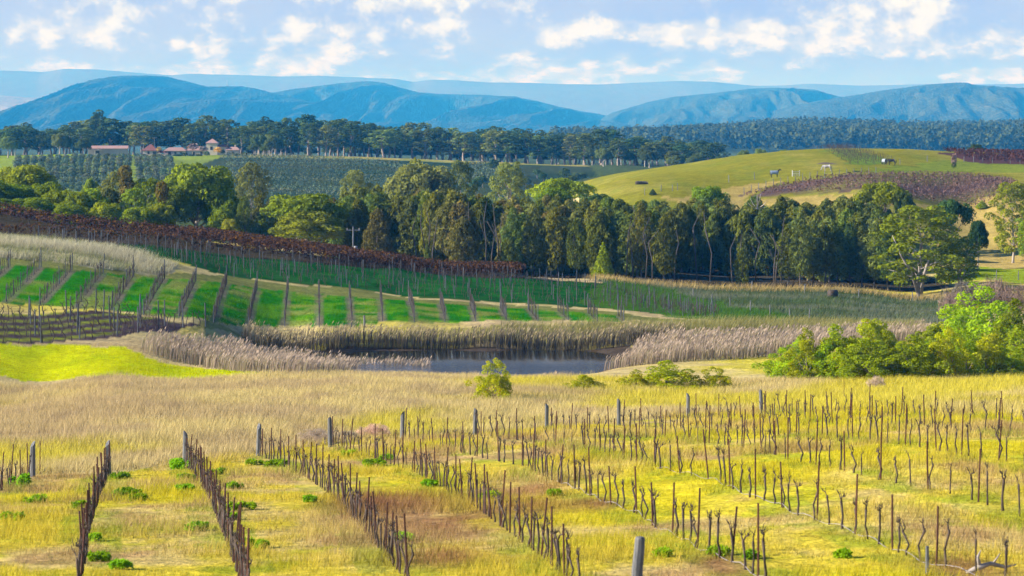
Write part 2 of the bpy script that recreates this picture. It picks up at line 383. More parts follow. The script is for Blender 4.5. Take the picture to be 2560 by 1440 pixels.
# ------------------------------------------------------------------ vineyard rows in world coordinates (used for the ground cover and for planting)
FRONT = {   # pixel spots along the foot of each row, end post first
 'a': [(82, 1192), (40, 1210), (0, 1228), (-70, 1252), (-160, 1290)],
 'b': [(272, 1190), (250, 1245), (226, 1320), (208, 1425), (196, 1500)],
 'c': [(462, 1160), (500, 1210), (530, 1265), (558, 1335), (582, 1400), (606, 1470), (626, 1530)],
 'd': [(645, 1140), (700, 1160), (760, 1190), (830, 1240), (880, 1290), (930, 1350), (980, 1410), (1030, 1470)],
 'e': [(826, 1118), (875, 1132), (932, 1146), (994, 1166), (1043, 1183), (1089, 1212), (1139, 1236), (1192, 1270), (1255, 1318), (1324, 1370), (1366, 1400), (1404, 1440), (1450, 1470)],
 'f': [(1005, 1099), (1100, 1118), (1211, 1146), (1307, 1165), (1365, 1195), (1433, 1220), (1500, 1252), (1552, 1270), (1597, 1286), (1643, 1322), (1700, 1346), (1760, 1382), (1827, 1404), (1890, 1440), (1960, 1475)],
 'g': [(1187, 1089), (1350, 1108), (1473, 1125), (1535, 1139), (1604, 1162), (1686, 1180), (1780, 1200), (1875, 1243), (1932, 1256), (1992, 1288), (2063, 1308), (2143, 1336), (2209, 1366), (2301, 1404), (2405, 1432), (2513, 1462)],
 'h': [(1367, 1077), (1500, 1088), (1713, 1102), (1836, 1117), (1918, 1132), (1972, 1150), (2081, 1170), (2207, 1202), (2293, 1219), (2367, 1232), (2449, 1256), (2538, 1288), (2640, 1325)],
 'i': [(1547, 1063), (1700, 1077), (1870, 1084), (2006, 1092), (2105, 1097), (2212, 1107), (2335, 1125), (2407, 1138), (2479, 1147), (2570, 1166), (2680, 1190)],
 'j': [(1720, 1045), (1900, 1051), (2060, 1057), (2250, 1066), (2400, 1078), (2480, 1083), (2570, 1092), (2690, 1108)],
 'k': [(1903, 1035), (2050, 1036), (2200, 1040), (2400, 1048), (2560, 1057), (2690, 1066)]}
FROWS = {k: G(v) for k, v in FRONT.items()}
V1_FAR = [(-130, 660), (-52, 661), (25, 665), (103, 668), (180, 675), (258, 682), (335, 689), (412, 696), (490, 702), (567, 709), (643, 722), (720, 729), (797, 736), (873, 742), (950, 748), (1022, 752), (1100, 758), (1175, 764), (1250, 769), (1320, 773), (1395, 778), (1470, 783), (1545, 788)]
V1_NEAR = [(-260, 735), (-175, 741), (-80, 748), (15, 755), (100, 763), (190, 770), (279, 776), (359, 788), (447, 796), (534, 808), (623, 814), (712, 817), (798, 818), (879, 818), (956, 803), (1036, 805), (1112, 803), (1189, 803), (1266, 801), (1345, 803), (1421, 800), (1493, 803), (1560, 803)]
V1ROWS = list(zip(G(V1_NEAR, 262), G(V1_FAR, 262)))
CORNER = [G(r, 240) for r in ([(-120, 858), (0, 857), (135, 856), (300, 840), (420, 822), (520, 819)], [(-120, 842), (0, 840), (150, 838), (300, 824), (440, 812)],
                         [(-120, 826), (0, 824), (150, 821), (290, 811), (410, 801)], [(-120, 812), (0, 810), (150, 806), (330, 791)], [(-120, 798), (0, 796), (140, 791), (260, 780)])]
V2_NEAR = G([(180, 612), (400, 642), (570, 690), (700, 703), (800, 714), (950, 730), (1170, 748), (1480, 768), (1660, 786), (1800, 800)], 318)
V2_MID = G([(60, 597), (240, 606), (450, 622), (700, 648), (850, 660), (1000, 672), (1300, 694), (1440, 706), (1600, 735), (1800, 780)], 318)
V2_TOP = G([(-260, 498), (0, 532), (240, 570), (500, 602), (800, 641), (1000, 664), (1300, 692)], 318)
V2_FRONT = G([(-260, 585), (0, 593), (240, 607), (450, 623), (700, 649), (1000, 673), (1300, 695)], 318)
def resample(pl, n):
    p = np.array(pl, float); d = np.concatenate([[0], np.cumsum(np.hypot(*np.diff(p, axis=0).T))]); s = np.linspace(0, d[-1], n)
    return np.stack([np.interp(s, d, p[:, 0]), np.interp(s, d, p[:, 1])], 1)
def lerp_rows(a, b, n, m=40):
    A, B = resample(a, m), resample(b, m); return [A + (B - A) * t for t in np.linspace(0, 1, n)]
V2ROWS = lerp_rows(V2_NEAR, V2_MID, 16)
AUROWS = lerp_rows(V2_FRONT, V2_TOP, 14)

def poly(pts, y0=21.0): return G(pts, y0)
P_FRONT = poly([(-400, 1200), (0, 1196), (82, 1186), (272, 1184), (462, 1154), (645, 1134), (826, 1112), (1005, 1093), (1187, 1083), (1367, 1070), (1547, 1057), (1720, 1040), (1903, 1029), (2560, 1046), (2900, 1060)]) + [(60, 21), (-60, 21)]
P_MEADOW = poly([(-700, 868), (0, 858), (250, 858), (340, 866), (380, 895), (470, 918), (620, 930), (700, 934), (600, 938), (300, 940), (0, 940), (-700, 945)], 200)
P_CORNER = poly([(-700, 862), (0, 858), (150, 857), (310, 842), (430, 823), (525, 820), (440, 804), (340, 788), (250, 776), (0, 785), (-700, 790)], 240)
P_V1 = [p for p, q in V1ROWS] + [q for p, q in V1ROWS][::-1]
P_V2 = list(map(tuple, V2_NEAR)) + list(map(tuple, V2_MID))[::-1]
P_AU = list(map(tuple, V2_FRONT)) + list(map(tuple, V2_TOP))[::-1]
P_PALE = poly([(-700, 570), (0, 590), (160, 598), (320, 625), (450, 662), (420, 686), (250, 672), (60, 652), (-700, 640)], 290)
P_SHADY = poly([(1470, 700), (1600, 704), (2000, 722), (2290, 738), (2420, 740), (2420, 800), (2200, 812), (1800, 800), (1650, 765)], 310)
P_LAWN = poly([(2330, 690), (2400, 668), (2800, 655), (2800, 715), (2400, 706)], 405)
P_VINEHILL = poly([(1850, 492), (1930, 470), (2040, 448), (2200, 437), (2400, 433), (2520, 450), (2560, 470), (2540, 500), (2250, 492), (2000, 486)], 470)
P_HILL = poly([(1480, 470), (1700, 500), (1760, 470), (1900, 462), (2100, 434), (2400, 430), (2700, 430), (2700, 386), (2300, 376), (2050, 373), (1800, 396), (1600, 438)], 500)
P_CREST = poly([(2045, 376), (2110, 374), (2225, 410), (2120, 412)], 550)
P_STRAW = poly([(2280, 660), (2400, 500), (2700, 500), (2700, 660)], 440)
P_RED = poly([(2345, 382), (2560, 388), (2700, 392), (2700, 420), (2450, 408)], 600)
WATER_Z = -22.05
POND = [(X(770, 262), 262), (X(840, 255), 254.5), (X(1050, 252), 252.2), (X(1300, 252), 251.8), (X(1450, 253), 253), (X(1540, 258), 258), (X(1580, 268), 268), (X(1560, 280), 280), (X(1250, 282), 282), (X(900, 281.5), 281.5), (X(740, 277), 277)]

def near_rows(x, Y, rows):
    best = np.full(x.shape, 1e9); idx = np.zeros(x.shape, int)
    for i, r in enumerate(rows):
        r = np.asarray(r, float)
        for a, b in zip(r[:-1], r[1:]):
            d = b - a; t = np.clip(((x - a[0]) * d[0] + (Y - a[1]) * d[1]) / (d @ d + 1e-9), 0, 1)
            q = np.hypot(x - a[0] - d[0] * t, Y - a[1] - d[1] * t); w = q < best; best[w] = q[w]; idx[w] = i
    return best, idx

def A3(*c): return np.array(c, float)
def cmix(c, t, d): return c + (np.asarray(d) - c) * np.asarray(t)[..., None]

def cover(x, Y):
    """what grows where, with shade mixed into two zones: linear base colour of the ground at world positions"""
    x = np.asarray(x, float); Y = np.asarray(Y, float); sh = x.shape; x = x.ravel(); Y = Y.ravel()
    sc = np.clip(Y / 300.0, 0.25, 4)
    jx = x + (fbm(x / 5, Y / 9, 31) - .5) * 5 * sc; jY = Y + (fbm(x / 5, Y / 9, 47) - .5) * 8 * sc
    n1 = fbm(x / 9, Y / 14, 1); n2 = fbm(x / 2.2, Y / 3.5, 2); n3 = fbm(x / 25, Y / 40, 3); n4 = vnoise(x * 1.7, Y * 1.2, 4)
    c = np.zeros((x.size, 3)) + A3(.54, .445, .185)                     # dry straw grass
    c = cmix(c, smooth(n1, .45, .62), A3(.46, .365, .175))
    c = cmix(c, smooth(n2, .52, .72) * .6, A3(.38, .29, .17))
    c = cmix(c, smooth(n3, .46, .62) * smooth(n1, .36, .58) * .85, A3(.54, .48, .035))
    far = Y > 600
    c[far] = A3(.07, .10, .028) * (.6 + .8 * fbm(x[far] / 120, Y[far] / 200, 9))[:, None]
    def put(pl, col, t=1.0):
        m = inpoly(jx, jY, pl); c[m] = cmix(c[m], np.full(m.sum(), t) if np.isscalar(t) else t[m], col); return m
    # foreground vineyard: yellow and straw patches, bare reddish earth, green weeds by the rows
    m = inpoly(jx, jY, P_FRONT)
    f = np.zeros((m.sum(), 3)) + A3(.55, .45, .045); a, b = x[m], Y[m]
    p1 = fbm(a / 3.5, b / 7, 11); p2 = fbm(a / 1.1, b / 2.0, 12); p3 = fbm(a / 7, b / 14, 14)
    f = cmix(f, smooth(p1, .42, .60), A3(.54, .42, .13))
    f = cmix(f, smooth(fbm(a / 5, b / 6, 15), .42, .58) * smooth(a, -4, 6) * smooth(b, 75, 115) * .8, A3(.52, .41, .11))
    f = cmix(f, smooth(p3, .5, .64) * .8, A3(.56, .49, .015))
    f = cmix(f, smooth(p2, .56, .74) * .7, A3(.40, .40, .02))
    d, _ = near_rows(a, b, list(FROWS.values()))
    f = cmix(f, (d < .9) * smooth(p2, .35, .6) * .55, A3(.24, .30, .025))
    f = cmix(f, smooth(p1, .62, .72) * .6, A3(.36, .22, .11))
    for px, row, rx, ry in ((1010, 1262, 2.0, 6), (1120, 1310, 1.6, 5.5), (930, 1260, 1.5, 5), (1300, 1270, 1.6, 4), (1480, 1262, .8, 2.5), (1340, 1225, 1.4, 4), (1800, 1415, .6, 3), (1100, 1395, 1.3, 3), (2420, 1425, 1, 3)):
        qx, qY = ground_at(px, row); g = np.exp(-(((a - qx) / rx) ** 2 + ((b - qY) / ry) ** 2)) * (.7 + .8 * (p2 - .5))
        f = cmix(f, np.clip(g * 1.2, 0, .9), A3(.27, .135, .065))
    c[m] = f
    # meadow
    m = inpoly(jx, jY, P_MEADOW); c[m] = cmix(np.zeros((m.sum(), 3)) + A3(.50, .53, .001), smooth(n2[m], .4, .7) * .6, A3(.36, .46, .002))
    # bank between the pond and the first vineyard: olive grass
    bank = poly([(430, 835), (560, 822), (1500, 806), (1800, 806), (2000, 812), (2000, 830), (1500, 850), (600, 850)], 262); put(bank, A3(.24, .23, .055), .85)
    m = inpoly(jx, jY, P_CORNER)
    if m.any():
        d, _ = near_rows(x[m], Y[m], CORNER); c[m] = cmix(np.zeros((m.sum(), 3)) + A3(.22, .27, .02), smooth(d, 1.6, .7), A3(.07, .05, .055))
    lane = poly([(-700, 640), (60, 652), (250, 672), (420, 686), (500, 690), (570, 694), (800, 718), (1170, 752), (1480, 772), (1800, 803), (1600, 803), (1400, 795), (1100, 775), (800, 752), (500, 722), (0, 680)], 285)
    put(lane, A3(.17, .19, .05))
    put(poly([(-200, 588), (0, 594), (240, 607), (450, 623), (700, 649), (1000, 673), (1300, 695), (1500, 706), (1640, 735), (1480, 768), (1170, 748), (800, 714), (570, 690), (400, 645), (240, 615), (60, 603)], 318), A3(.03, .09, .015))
    m = inpoly(x + (n2 - .5) * .9, Y + (n1 - .5) * 4, P_V1)
    if m.any():
        d, i = near_rows(x[m], Y[m], V1ROWS); s = np.zeros((m.sum(), 3)) + A3(.022, .20, .002)
        par = (i + (x[m] > np.take(np.array([(p[0] + q[0]) / 2 for p, q in V1ROWS]), i))) % 2 == 0
        s = cmix(s, smooth(n2[m], .4, .65) * .75, A3(.12, .30, .004)); s = cmix(s, par * smooth(fbm(x[m] / 6, Y[m] / 2.5, 21), .42, .62) * .6, A3(.31, .29, .08))
        c[m] = cmix(s, smooth(d, .62, .3) * (.55 + .45 * smooth(n2[m], .6, .4)), A3(.17, .155, .10))
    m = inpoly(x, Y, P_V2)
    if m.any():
        d, i = near_rows(x[m], Y[m], [r[::3] for r in V2ROWS]); s = cmix(np.zeros((m.sum(), 3)) + A3(.008, .075, .008), smooth(n2[m], .4, .7) * .7, A3(.020, .14, .009))  # cloud shade over this slope is put into the darker green
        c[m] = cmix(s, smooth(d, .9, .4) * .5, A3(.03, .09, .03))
    put(P_AU, A3(.035, .026, .02), .95)
    put(P_PALE, A3(.36, .33, .18))
    m = put(P_SHADY, A3(.075, .115, .038))  # shade lying over this meadow is put into its grass colour
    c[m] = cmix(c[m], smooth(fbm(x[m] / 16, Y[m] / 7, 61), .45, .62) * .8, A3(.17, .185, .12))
    green_tongue = poly([(1480, 765), (1500, 705), (1650, 722), (1800, 760), (2000, 800), (1900, 806), (1800, 802)], 312); put(green_tongue, A3(.06, .15, .012), .9)
    m = (Y > 470) & (Y < 1000) & (jx > X(1440, jY)); c[m] = A3(.215, .215, .02)
    c[m] = cmix(c[m], smooth(fbm(x[m] / 9, Y[m] / 20, 33), .45, .7) * .7, A3(.29, .27, .05)); c[m] = cmix(c[m], smooth(fbm(x[m] / 4, Y[m] / 9, 34), .5, .75) * .4, A3(.13, .19, .02))
    for q in ([(1640, 499), (1720, 508), (1850, 506), (1870, 480), (1960, 458), (1900, 456), (1760, 480), (1690, 494)], [(1800, 500), (2000, 491), (2250, 498), (2545, 506), (2700, 520), (2600, 560), (2000, 525), (1800, 515)]): put(poly(q, 470), A3(.42, .32, .10), .8)
    m = inpoly(jx, jY, P_VINEHILL)
    if m.any():
        w = .5 + .5 * np.sin((Y[m] + x[m] * .12) * 2 * np.pi / 3.0); c[m] = cmix(np.zeros((m.sum(), 3)) + A3(.17, .16, .045), w, A3(.13, .085, .075))
    put(P_CREST, A3(.14, .22, .03)); put(P_RED, A3(.10, .05, .05)); put(P_STRAW, A3(.42, .32, .09), .85)
    green_edge = poly([(2150, 436), (2300, 405), (2420, 402), (2700, 420), (2700, 436), (2420, 428)], 520); put(green_edge, A3(.17, .24, .025), .8)
    m = put(P_LAWN, A3(.25, .33, .012))
    m = (Y > 408) & (Y < 500) & (zq(x, Y) < -20.5) & (x < X(2330, 430)); c[m] = A3(.06, .05, .03)          # leaf litter in the grove
    # olive slope and the park-like wood
    m = (Y > 830) & (Y < 1290) & (x < X(470, 1100)); c[m] = cmix(np.zeros((m.sum(), 3)) + A3(.22, .30, .03), smooth(n3[m], .4, .6) * .4, A3(.12, .16, .04))
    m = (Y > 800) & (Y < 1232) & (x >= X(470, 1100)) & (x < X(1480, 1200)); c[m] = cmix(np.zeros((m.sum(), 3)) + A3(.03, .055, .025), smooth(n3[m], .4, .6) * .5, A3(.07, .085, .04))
    m = (Y >= 1232) & (Y < 1420) & (x > X(580, 1300)) & (x < X(1480, 1200)); c[m] = cmix(np.zeros((m.sum(), 3)) + A3(.34, .30, .07), smooth(n1[m], .4, .65) * .7, A3(.20, .24, .04))
    m = (Y >= 1240) & (Y < 1310) & (x <= X(600, 1300)); c[m] = A3(.24, .34, .02)
    # pond bed
    pc = np.mean(POND, 0); m = inpoly(x, Y, [tuple(pc + (np.array(q) - pc) * (1.05, 1.13)) for q in POND]); c[m] = A3(.07, .055, .04)
    c *= (.86 + .28 * n4)[:, None]
    return c.reshape(sh + (3,))

def build_ground():
    gx = GU[None, :] * 1280.0 / F * GY[:, None]; gy = np.repeat(GY[:, None], len(GU), 1)
    v = np.stack([gx.ravel(), gy.ravel(), GZ.ravel()], 1); w = len(GU); h = len(GY)
    i = np.arange((h - 1) * (w - 1)); a = (i // (w - 1)) * w + i % (w - 1); f = np.stack([a, a + 1, a + w + 1, a + w], 1)
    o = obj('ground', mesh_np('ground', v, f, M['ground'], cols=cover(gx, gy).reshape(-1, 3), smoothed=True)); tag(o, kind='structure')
build_ground()

# ------------------------------------------------------------------ pond
def build_pond():
    m, t = new_mat('pond_water')
    pos = t.node('ShaderNodeNewGeometry').outputs['Position']
    mp = t.node('ShaderNodeMapping', ins={0: pos, 3: (1.6, .45, 1)}).outputs[0]
    b = t.node('ShaderNodeBump', ins={'Height': t.noise(mp, 2.2, 4.0, 0.6), 'Strength': 0.6, 'Distance': 0.34})
    sy = t.node('ShaderNodeSeparateXYZ', ins={0: pos}).outputs[1]     # wind ruffles the open half, the reeds shelter the rest
    rough = t.m('MULTIPLY_ADD', t.ramp(t.m('MULTIPLY_ADD', t.noise(mp, .25, 3.0), 9.0, sy), 277, 265), 0.62, 0.06); t.l.new(rough, b.inputs['Strength'])
    p = t.node('ShaderNodeBsdfPrincipled', ins={'Base Color': (.015, .018, .02, 1), 'Roughness': 0.03, 'IOR': 1.33, 'Normal': b.outputs[0]})
    t.node('ShaderNodeOutputMaterial', ins={0: p.outputs[0]})
    pts = [Vector((p[0], p[1], WATER_Z)) for p in POND]
    mb = MB(); n = len(pts); cx = sum((p for p in pts), Vector()) / n
    out = []
    for k in range(n):
        for q in range(6):
            P = [pts[(k + d) % n] for d in (-1, 0, 1, 2)]; s = q / 6
            out.append(tuple(0.5 * ((2 * P[1]) + (P[2] - P[0]) * s + (2 * P[0] - 5 * P[1] + 4 * P[2] - P[3]) * s * s + (3 * P[1] - P[0] - 3 * P[2] + P[3]) * s ** 3)))
    mb.v = out; mb.f = [tuple(range(len(out)))]; mb.mi = [0]
    tag(obj('water', mb.mesh('water', m)), kind='structure')
build_pond()

# ------------------------------------------------------------------ mountains and the air
def mountain(name, prof, Yc, Yf, Yb, seed, bump, cell, spur, cols, nx=1150, ny=230, base=-31, relief=1.05, lin=False):
    m, t = new_mat(name)
    pos = t.node('ShaderNodeNewGeometry').outputs['Position']
    n = t.noise(pos, 1.0 / cell, 5.0, 0.7); n2 = t.noise(pos, 1.0 / (cell * 14), 4.0, 0.6)
    col = t.mix(t.ramp(n, .3, .7), cols[0], cols[1]); col = t.mix(t.ramp(n2, .62, .75), col, cols[2])
    t.node('ShaderNodeOutputMaterial', ins={0: t.node('ShaderNodeBsdfDiffuse', ins={0: col}).outputs[0]})
    p = np.array(prof, float); px = np.linspace(p[0, 0], p[-1, 0], nx); row = np.interp(px, p[:, 0], p[:, 1])
    ker = np.exp(-np.linspace(-2, 2, 13) ** 2); row = np.convolve(np.pad(row, 6, 'edge'), ker / ker.sum(), 'valid')
    s = np.linspace(0, 1.35, ny)
    PX, S = np.meshgrid(px, s); ROW = np.repeat(row[None, :], ny, 0)
    Yv = np.where(S <= 1, Yf + (Yc - Yf) * S, Yc + (Yb - Yc) * (S - 1) / .35)
    zc = (HY - ROW) * Yc / F
    sh = np.where(S <= 1, np.sin(np.clip(S, 0, 1) * np.pi / 2) ** 1.25, 1 - (S - 1) ** 2 * 6)
    if lin: sh = np.where(S <= 1, np.clip(S, 0, 1), 1 - (S - 1) * 1.5)
    x = X(PX, Yc) * (1 - .12 * (1 - S)) + (1 - np.clip(S, 0, 1)) * (fbm(PX / 260, S * 1.5, seed + 2) - .5) * Yc * .05
    rid = 1 - np.abs(2 * fbm(PX / spur + (1 - S) * 1.1, S * 1.3, seed, 4) - 1) ** 1.3
    env = np.clip(S, 0, 1) * (1 - np.clip(S, 0, 1)) * 4
    hgt = np.maximum(zc - base, 4)
    z = base + hgt * sh + (rid - 1.0) * env * hgt * relief
    z = z + (fbm(x / cell, Yv / cell, seed + 5, 3) - .35) * bump * smooth(S, 0, .05)
    z = z + np.clip(np.abs(np.random.RandomState(seed).normal(0, 1, z.shape)), 0, 2.3) ** 1.5 * bump * .32
    v = np.stack([x.ravel(), Yv.ravel(), z.ravel()], 1); w = nx; i = np.arange((ny - 1) * (w - 1)); a = (i // (w - 1)) * w + i % (w - 1)
    o = obj(name, mesh_np(name, v, np.stack([a, a + 1, a + w + 1, a + w], 1), m)); tag(o, kind='structure')

FOREST = ((.008, .015, .005), (.10, .115, .035), (.15, .15, .06))
mountain('mountain_ridge', [(-500, 262), (-200, 292), (0, 290), (100, 281), (170, 269), (220, 251), (250, 227), (280, 206), (320, 194), (370, 191), (420, 194), (470, 206), (520, 219), (560, 220), (600, 217), (640, 223), (690, 236), (760, 252), (900, 290), (1050, 325)],
         12400, 8200, 13600, 3, 4.0, 18, 170, FOREST)
mountain('mountain_ridge', [(350, 320), (500, 262), (600, 240), (690, 232), (740, 225), (790, 217), (850, 209), (920, 204), (960, 208), (1000, 221), (1050, 234), (1120, 237), (1200, 238), (1280, 243), (1340, 253), (1400, 269), (1450, 279), (1500, 287), (1560, 302), (1620, 314), (1720, 332)],
         13800, 9400, 15000, 21, 4.0, 18, 170, FOREST)
mountain('mountain_ridge', [(1480, 312), (1530, 283), (1570, 272), (1620, 257), (1680, 244), (1760, 237), (1820, 231), (1880, 223), (1930, 221), (1980, 223), (2030, 226), (2070, 236), (2110, 246), (2180, 262), (2300, 300)],
         13300, 9000, 14400, 38, 4.0, 18, 150, FOREST)
mountain('mountain_ridge', [(1700, 330), (1850, 300), (2000, 262), (2110, 244), (2150, 238), (2200, 229), (2260, 221), (2320, 213), (2380, 209), (2430, 216), (2500, 221), (2560, 223), (2700, 224), (3100, 240)],
         11200, 7600, 12400, 55, 4.0, 18, 190, FOREST)
mountain('mountain_range', [(-600, 185), (0, 175), (70, 177), (110, 179), (160, 170), (240, 172), (340, 180), (430, 187), (470, 183), (600, 186), (700, 190), (800, 188), (920, 193), (990, 196), (1030, 204), (1080, 198), (1140, 199), (1220, 205), (1300, 205), (1400, 209),
         (1500, 210), (1560, 207), (1700, 201), (1780, 203), (1880, 213), (1950, 213), (2020, 208), (2080, 210), (2150, 213), (2250, 211), (2350, 208), (2450, 210), (2560, 208), (3200, 215)],
         20500, 17000, 22500, 71, 2.0, 90, 340, ((.15, .14, .13), (.19, .17, .155), (.20, .175, .16)), ny=60, relief=.06, lin=True)
mountain('foothill', [(-500, 240), (-200, 238), (0, 238), (100, 246), (230, 262), (330, 285), (420, 318)], 16500, 13500, 17500, 90, 2.0, 60, 160, ((.16, .15, .10), (.34, .28, .22), (.45, .36, .30)), nx=400, ny=50, relief=.3)

def build_haze():
    m, t = new_mat('valley_air')
    v = t.node('ShaderNodeVolumePrincipled'); v.inputs['Color'].default_value = (*HAZE_COL, 1); v.inputs['Density'].default_value = HAZE_DENS
    v.inputs['Absorption Color'].default_value = (1, 1, 1, 1); v.inputs['Anisotropy'].default_value = 0.0
    t.node('ShaderNodeOutputMaterial', ins={1: v.outputs[0]})
    mb = MB(); mb.box((0, 12000, 190), (21500, 24600, 470)); tag(obj('haze', mb.mesh('haze', m)), 'blue air over the valley', 'haze', kind='stuff')
HAZE_COL = (.035, .40, 1.0); HAZE_DENS = 1.05e-4
build_haze()
# ------------------------------------------------------------------ foliage builders
def leaf_quads(rs, cen, rad, n, size, shell=0.72, droop=0.0, up=0.15, aspect=1.5, spread=0.8):
    """leaf sprays over the outside of one clump"""
    d = rs.normal(0, 1, (n, 3)); d[:, 2] += up; d /= np.linalg.norm(d, axis=1)[:, None]
    r = shell + (1.08 - shell) * rs.random_sample(n) ** .7
    p = np.asarray(cen) + d * np.asarray(rad) * r[:, None]
    nrm = d + rs.normal(0, spread * .5, (n, 3)); nrm /= np.linalg.norm(nrm, axis=1)[:, None]
    t = rs.normal(0, 1, (n, 3)); t[:, 2] -= droop * 3; t -= nrm * (t * nrm).sum(1)[:, None]; t /= np.linalg.norm(t, axis=1)[:, None] + 1e-9
    b = np.cross(nrm, t); s = size * (.6 + .8 * rs.random_sample(n))[:, None]
    v = np.stack([p - t * s * aspect * .5, p + b * s * .5, p + t * s * aspect * .5, p - b * s * .5], 1)
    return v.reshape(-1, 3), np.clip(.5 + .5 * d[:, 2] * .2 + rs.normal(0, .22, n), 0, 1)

def crown(name, seed, clumps, per, size, mat, **kw):
    rs = np.random.RandomState(seed); V, T = [], []
    for c, r in clumps:
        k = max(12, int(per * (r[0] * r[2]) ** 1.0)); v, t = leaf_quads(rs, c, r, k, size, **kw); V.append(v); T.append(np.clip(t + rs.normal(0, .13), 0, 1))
    v = np.concatenate(V); f = np.arange(len(v)).reshape(-1, 4)
    return mesh_np(name, v, f, mat, tint=np.concatenate(T))

def dome_clumps(seed, R, H0, H1, n, cr, flat=.75, ragged=.25, bottom=-.35):
    """clumps spread through a broad crown: R radius, H0..H1 heights"""
    rs = random.Random(seed); out = []; cz, hz = (H0 + H1) / 2, (H1 - H0) / 2
    for i in range(n):
        z = bottom + (1 - bottom) * (i + rs.random()) / n; a = i * 2.399 + rs.random(); q = math.sqrt(max(0, 1 - z * z)) if z > 0 else 1 - .25 * z * z
        k = .70 + ragged * (rs.random() - .3); r = cr * (.7 + .6 * rs.random())
        out.append(((R * q * k * math.cos(a), R * q * k * math.sin(a), cz + hz * z * k), (r, r, r * flat)))
    for i in range(n // 4):
        a = rs.random() * 6.28; q = rs.random() * .45; r = cr * (.8 + .5 * rs.random())
        out.append(((R * q * math.cos(a), R * q * math.sin(a), cz + hz * (rs.random() * 1.1 - .3)), (r, r, r * flat)))
    return out

def limb_mesh(name, seed, H, clumps, r0, mat, fork=.35, nl=9, lean=.04, twin=False, reach=.85):
    rs = random.Random(seed); mb = MB(); lx, ly = rs.uniform(-lean, lean) * H, rs.uniform(-lean, lean) * H
    def at(t): return Vector((lx * t * t + .012 * H * math.sin(t * 9 + seed), ly * t * t + .012 * H * math.cos(t * 7 + seed), H * t))
    top = .82; mb.tube([at(t) - Vector((0, 0, .3 if t == 0 else 0)) for t in (0, .02, .15, .3, .45, .6, .72, top)], [r0 * 1.5, r0 * 1.1, r0 * .9, r0 * .75, r0 * .6, r0 * .42, r0 * .28, r0 * .1], 7)
    ch = sorted(clumps, key=lambda c: rs.random())[:nl]
    for c, r in ch:
        e = Vector(c); t0 = min(top - .05, max(fork * .6, (e.z / H) * rs.uniform(.45, .75))); s = at(t0); d = (e - s) * reach
        if d.length < .3: continue
        mid = s + d * .5 + Vector((rs.uniform(-.06, .06) * H, rs.uniform(-.06, .06) * H, .03 * H)); ra = r0 * (1 - t0) * .55
        mb.tube([s, s + (mid - s) * .5, mid, s + d], [ra, ra * .8, ra * .55, ra * .15], 5)
    if twin:
        for k in range(2):
            a = rs.random() * 6.28; e = Vector((math.cos(a) * .25 * H, math.sin(a) * .25 * H, .7 * H))
            mb.tube([(0, 0, -.2), e * .3 + Vector((0, 0, .06 * H)), e * .65, e], [r0 * .9, r0 * .65, r0 * .45, r0 * .15], 6)
    return mb.mesh(name, mat, True)

PROTO = {}
def proto(key, trunk, crowns, w, h): PROTO[key] = (trunk, crowns, w, h)

